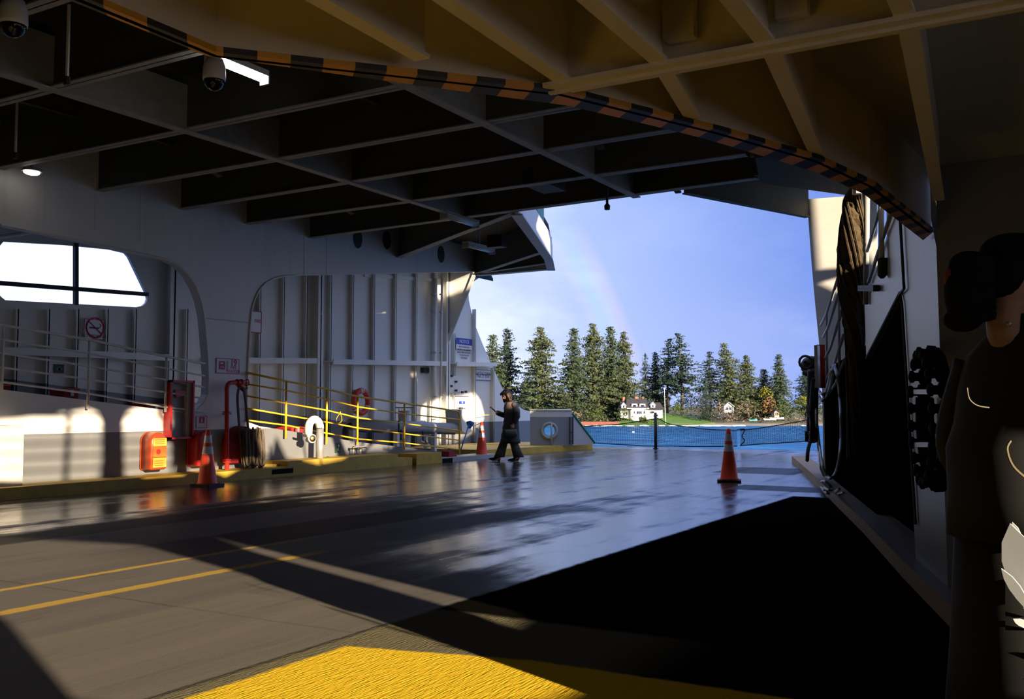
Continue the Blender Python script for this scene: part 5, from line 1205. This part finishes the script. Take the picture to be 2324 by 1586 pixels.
for a in ((1120,945,110,70,3,'big dark green bush at the far left shore, behind the slanted plating',378), (1196,940,100,62,0,'big green bush rising behind the walking woman',380), (1262,945,100,60,3,'big dark green bush above the middle of the bulwark',380), (1322,950,110,66,0,'big green bush behind the red rock wall',382), (1380,950,90,70,3,'big dark green bush filling the gap left of the white house',384), (1400,905,70,44,0,'green bush crown behind the left chimney of the white house',396),
          (1560,930,70,44,3,'dark green bush behind the top of the lawn',392), (1606,945,80,66,3,'big dark green bush where the lawn meets the trees',390), (1660,940,90,60,0,'big green bush behind the grey thicket',400), (1712,945,90,58,3,'big dark green bush behind the bare brown thicket',398), (1760,940,90,56,0,'big green bush behind the pink shed',396), (1800,940,80,52,3,'big dark green bush at the right of the shore',396), (1850,945,70,60,3,'big dark green bush at the far right end of the shore',400), (1470,912,60,30,3,'dark green bush behind the right wing of the white house',394)):
    shrub(*a, n=170)
random.seed(31); mb = MB()
for i in range(700):
    x = random.uniform(1090,1860); d = random.uniform(360,400)
    if 1385 < x < 1630 and d < 392: continue
    tufts(mb, gp(x, d, random.uniform(.2,1.6)) , .9, 2, .7)
mb.build('undergrowth', m_shrub[4], label='brown winter scrub covering the bank behind the beach', cat='undergrowth', kind='stuff')
# ---- houses
m_hwhite = M('house_white', (.8,.79,.76), .6); m_roof = M('slate_roof', (.03,.028,.032), .7); m_pane = M('dark_window', (.02,.03,.06), .2); m_brick = M('chimney_brick', (.32,.13,.09), .9); m_hgrey = M('house_grey', (.30,.32,.36), .7)
HD = 366.0
def HP(x, y, back=0.0): 
    d = HD+back; return FW0*d+RT*((x-W/2)/F*HD)+V((0,0,ztop(y, HD)))
hz = thing('white_house', HP(1453,957), 'white house with dark gambrel roof, dormers and brick chimneys behind the lawn', 'house')
DP = 9.0
def hprism(pts, b0, b1): return MB().prism([HP(x, y, b0) for x, y in pts], FW0*(b1-b0))
hprism([(1430,958),(1470,954),(1470,926),(1430,926)], -1.0, DP).build('wall', m_hwhite, hz)
hprism([(1470,953),(1503,948),(1503,929),(1470,929)], 0, DP).build('wing', m_hwhite, hz); hprism([(1408,948),(1430,950),(1430,930),(1408,930)], 0, DP).build('wing', m_hwhite, hz)
def sroof(x0, x1, ye, yr, inset): 
    a = [HP(x0, ye, -1.6), HP(x1, ye, -1.6), HP(x1, ye, DP+1), HP(x0, ye, DP+1)]; r = [HP(x0+inset, yr, 2.5), HP(x1-inset, yr, 2.5), HP(x1-inset, yr, DP-3), HP(x0+inset, yr, DP-3)]
    return MB().add(a+r, [(3,2,1,0),(4,5,6,7),(0,1,5,4),(1,2,6,5),(2,3,7,6),(3,0,4,7)])
sroof(1420,1472,926,905,3).build('roof', m_roof, hz); sroof(1466,1506,929,913,6).build('roof', m_roof, hz); sroof(1404,1432,930,911,5).build('roof', m_roof, hz)
MB().bar(HP(1421,926.5,-1.7), HP(1471,926.5,-1.7), .15,.3).build('cornice', m_hwhite, hz)
for x in (1439, 1457):
    o = hprism([(x-7,924),(x+7,924),(x+6,916),(x-6,916)], -.9, 3).build('dormer', m_hwhite, hz); hprism([(x-3.5,923),(x+3.5,923),(x+3.5,918.5),(x-3.5,918.5)], -1.0, -.9).build('pane', m_pane, o)
for x, y in ((1414,929),(1480,928)):
    o = hprism([(x-5,y-3),(x+5,y-3),(x+5,y-8),(x,y-14),(x-5,y-8)], -1.5, 3).build('gable', m_hwhite, hz); hprism([(x-1.6,y-4),(x+1.6,y-4),(x+1.6,y-9),(x-1.6,y-9)], -1.6, -1.5).build('pane', m_pane, o)
    hprism([(x-7,y-8),(x,y-15.5),(x+7,y-8),(x,y-13.8)], -1.8, 3).build('gable_trim', m_hwhite, hz)
for x0, x1, y0, y1 in ((1437,1439.5,933,938.5),(1444,1448,933,939),(1448.6,1451,933,939),(1451.6,1455,933,939),(1459,1461.5,933,938.5),(1477,1479.5,933,937),(1480.5,1483,933,937),(1487,1492,940,945),(1449,1455,946,952),(1418,1423,934,940)):
    hprism([(x0,y1),(x1,y1),(x1,y0),(x0,y0)], -1.06, -1.0 if x1 < 1470 else -.02).build('window', m_pane, hz)
for x0, x1, y0, y1 in ((1415,1420,901,910),(1442,1451,900,907),(1460,1463,900,906)): hprism([(x0,y1),(x1,y1),(x1,y0),(x0,y0)], 3, 4.2).build('chimney', m_brick, hz)
def house(pts, wallm, roofm, label, d, yb, dp=8):
    x0, x1, ye, yr = pts; P_ = lambda x, y, b: FW0*(d+b)+RT*((x-W/2)/F*d)+V((0,0,ztop(y, d)))
    t = thing('house', P_((x0+x1)/2, yb, 0), label, 'house')
    MB().prism([P_(x0,yb,0), P_(x1,yb,0), P_(x1,ye,0), P_((x0+x1)/2,yr,0), P_(x0,ye,0)], FW0*dp).build('wall', wallm, t)
    xm = (x0+x1)/2; r = MB()
    for a in (x0-1.5, x1+1.5): r.prism([P_(a,ye+1.5,-.6), P_(xm,yr-1,-.6), P_(xm,yr-2.4,-.6), P_(a,ye,-.6)], FW0*(dp+1.2))
    r.build('roof', roofm, t)
    for k in (.25,.6): 
        a, b = x0+(x1-x0)*k, x0+(x1-x0)*(k+.18); MB().prism([P_(a,ye+8,-.05), P_(b,ye+8,-.05), P_(b,ye+2,-.05), P_(a,ye+2,-.05)], FW0*.05).build('window', m_pane, t)
house((1638,1676,898,884), m_hgrey, m_roof, 'grey gabled house half hidden behind the trees above the middle cone', 392, 938)
house((1642,1664,922,914), m_hwhite, m_hgrey, 'small white boathouse in the scrub below the grey gabled house', 376, 936, 5)
house((1712,1730,902,888), m_hgrey, m_roof, 'narrow grey house glimpsed right of the rounded olive conifer', 396, 930)
house((1500,1520,906,896), m_hwhite, m_roof, 'pale house roof showing through the trees behind the flagpole', 400, 925)
house((1234,1252,926,918), m_hgrey, m_roof, 'grey cottage behind the bulwark at the waterline', 372, 942, 5)
house((1756,1767,934,931), M('pink_shed_wall', (.55,.33,.25), .8), m_roof, 'small pinkish shed on the bank above the beached boats', 362, 947, 4)
# flag pole, boats, float
b = far(1509.5, 357, ztop(966, 357)); tp = far(1507.5, 357, ztop(882, 357))
t = thing('flagpole', b, 'tall white flagpole at the foot of the lawn', 'flagpole')
MB().tube([b, tp], [.16,.08], 8).build('pole', m_hwhite, t, True); MB().ball(tp, .18, 8, 6).build('finial', m_hwhite, t, True); MB().lathe([(.3,0),(.3,.15)], b, seg=10).build('foot', m_hgrey, t)
def boat(x, y, L, label, rz, mat=None):
    c = far(x, 356, ztop(y, 356)); t = thing('boat', c, label, 'boat', 'small boats drawn up on the beach'); R3 = Matrix.Rotation(rz, 3, 'Z')
    rg = []
    for u, w_, h_ in ((-.5,.7,.5),(-.3,.9,.45),(0,1,.4),(.25,.85,.5),(.45,.35,.62),(.5,.05,.68)):
        rg.append([c+R3 @ V((u*L, w_*.8*s_, z_)) for s_, z_ in ((-.5,.0),(.5,.0),(1,h_*1.2),(.8,h_*1.2),(.4,.2),(-.4,.2),(-.8,h_*1.2),(-1,h_*1.2))])
    MB().rings(rg).build('hull', mat or m_hwhite, t); MB().bar(c+R3 @ V((0,-.7,.4)), c+R3 @ V((0,.7,.4)), .3, .05).build('thwart', m_wood, t)
boat(1746,953,4.5,'white dinghy drawn up on the beach, left of its neighbour',YAW); boat(1762,951,5.5,'larger white dinghy on the beach below the pink shed',YAW+.2); boat(1708,955,3.0,'small turquoise dinghy on the beach right of the middle cone',YAW+.1,M('turquoise_hull', (.1,.4,.4), .5))
c = far(1437, 60, ztop(981, 60)); c = OZ(1437,981,ZSEA+.1)
t = thing('mooring_buoy', c, 'round white mooring buoy floating beyond the left net panel', 'buoy'); MB().ball(c, .38, 14, 10, (1,1,.9)).build('float', m_hwhite, t, True); MB().tube([c+V((0,0,.3)), c+V((0,0,.5))], .05, 6).build('ring', m_dark, t)
# ------------------------------------------------------------------ light
sd = bpy.data.lights.new('low_sun', 'SUN'); sd.energy = 7.9; sd.color = (1.0, .80, .56); sd.angle = math.radians(.55)
so = bpy.data.objects.new('low_sun', sd); COL.objects.link(so); so.rotation_euler = LD.to_track_quat('-Z', 'Y').to_euler(); so.location = (20,-10,20)
wd = bpy.data.worlds.new('rain_sky'); scene.world = wd; wd.use_nodes = True
t = NT(wd.node_tree); bg = wd.node_tree.nodes['Background']
tc = t.node('ShaderNodeTexCoord'); gdir = tc.outputs['Generated']
dot = t.node('ShaderNodeVectorMath', operation='DOT_PRODUCT'); t.link(gdir, dot.inputs[0]); dot.inputs[1].default_value = LD
ang = t.math('MULTIPLY', t.math('ARCCOSINE', dot.outputs['Value']), 180/math.pi)
sx = t.node('ShaderNodeSeparateXYZ'); t.link(gdir, sx.inputs[0])
nz = t.node('ShaderNodeMapping'); nz.inputs['Scale'].default_value = (1,1,2.2); t.link(gdir, nz.inputs[0])
cl = t.noise(3.2, 6, .6, nz.outputs[0])
a2 = t.math('ADD', ang, t.math('MULTIPLY', t.math('SUBTRACT', cl, .5), 14.0))
sky = t.ramp(t.math('DIVIDE', a2, 180.0), [(.0,(.90,.96,1.12)),(30/180,(.86,.93,1.06)),(40/180,(.72,.80,1.0)),(47/180,(.36,.47,.82)),(58/180,(.165,.265,.67)),(80/180,(.14,.23,.58)),(130/180,(.5,.48,.5)),(1.0,(.9,.7,.5))])
hz_ = t.smooth(sx.outputs[2], .0, .14)
sky = t.mix(t.math('MULTIPLY', t.math('SUBTRACT', 1.0, hz_), .22), sky, (.44,.54,.86))
sky = t.mix(t.math('MULTIPLY', t.smooth(cl, .45, .72), .45), sky, (.40,.48,.80))
sky = t.mix(t.math('MULTIPLY', t.smooth(sx.outputs[2], .205, .33), .85), sky, (.12,.28,.82))
sky = t.mix(t.smooth(sx.outputs[2], .5, .75), sky, (.75,.82,1.05))
RB = 46.6
u = t.math('DIVIDE', t.math('SUBTRACT', ang, RB-1.3), 2.6)
bow = t.ramp(t.math('MAXIMUM', 0.0, t.math('MINIMUM', 1.0, u)), [(0,(0,0,0)),(.2,(.10,.06,.22)),(.4,(.05,.14,.16)),(.6,(.16,.15,.03)),(.8,(.20,.07,.04)),(1.0,(0,0,0))])
bf = t.math('MULTIPLY', t.smooth(sx.outputs[2], .0, .06), t.math('SUBTRACT', 1.0, t.smooth(sx.outputs[2], .12, .22)))
sky = t.mix(t.math('MULTIPLY', bf, .55), sky, bow, 'ADD')
t.link(sky, bg.inputs['Color']); bg.inputs['Strength'].default_value = .70
# ------------------------------------------------------------------ camera and view
cd = bpy.data.cameras.new('camera'); co = bpy.data.objects.new('camera', cd); COL.objects.link(co)
cd.sensor_fit = 'HORIZONTAL'; cd.sensor_width = 36; cd.lens = F*36/W; cd.clip_start = .05; cd.clip_end = 3000
co.location = CAM; co.rotation_euler = FW.to_track_quat('-Z', 'Y').to_euler()
scene.camera = co
vs_ = scene.view_settings; vs_.view_transform = 'Standard'; vs_.look = 'None'; vs_.gamma = 1; vs_.use_curve_mapping = False; vs_.exposure = 0.9
scene.cycles.use_denoising = True
scene.cycles.max_bounces = 8; scene.cycles.sample_clamp_indirect = 6
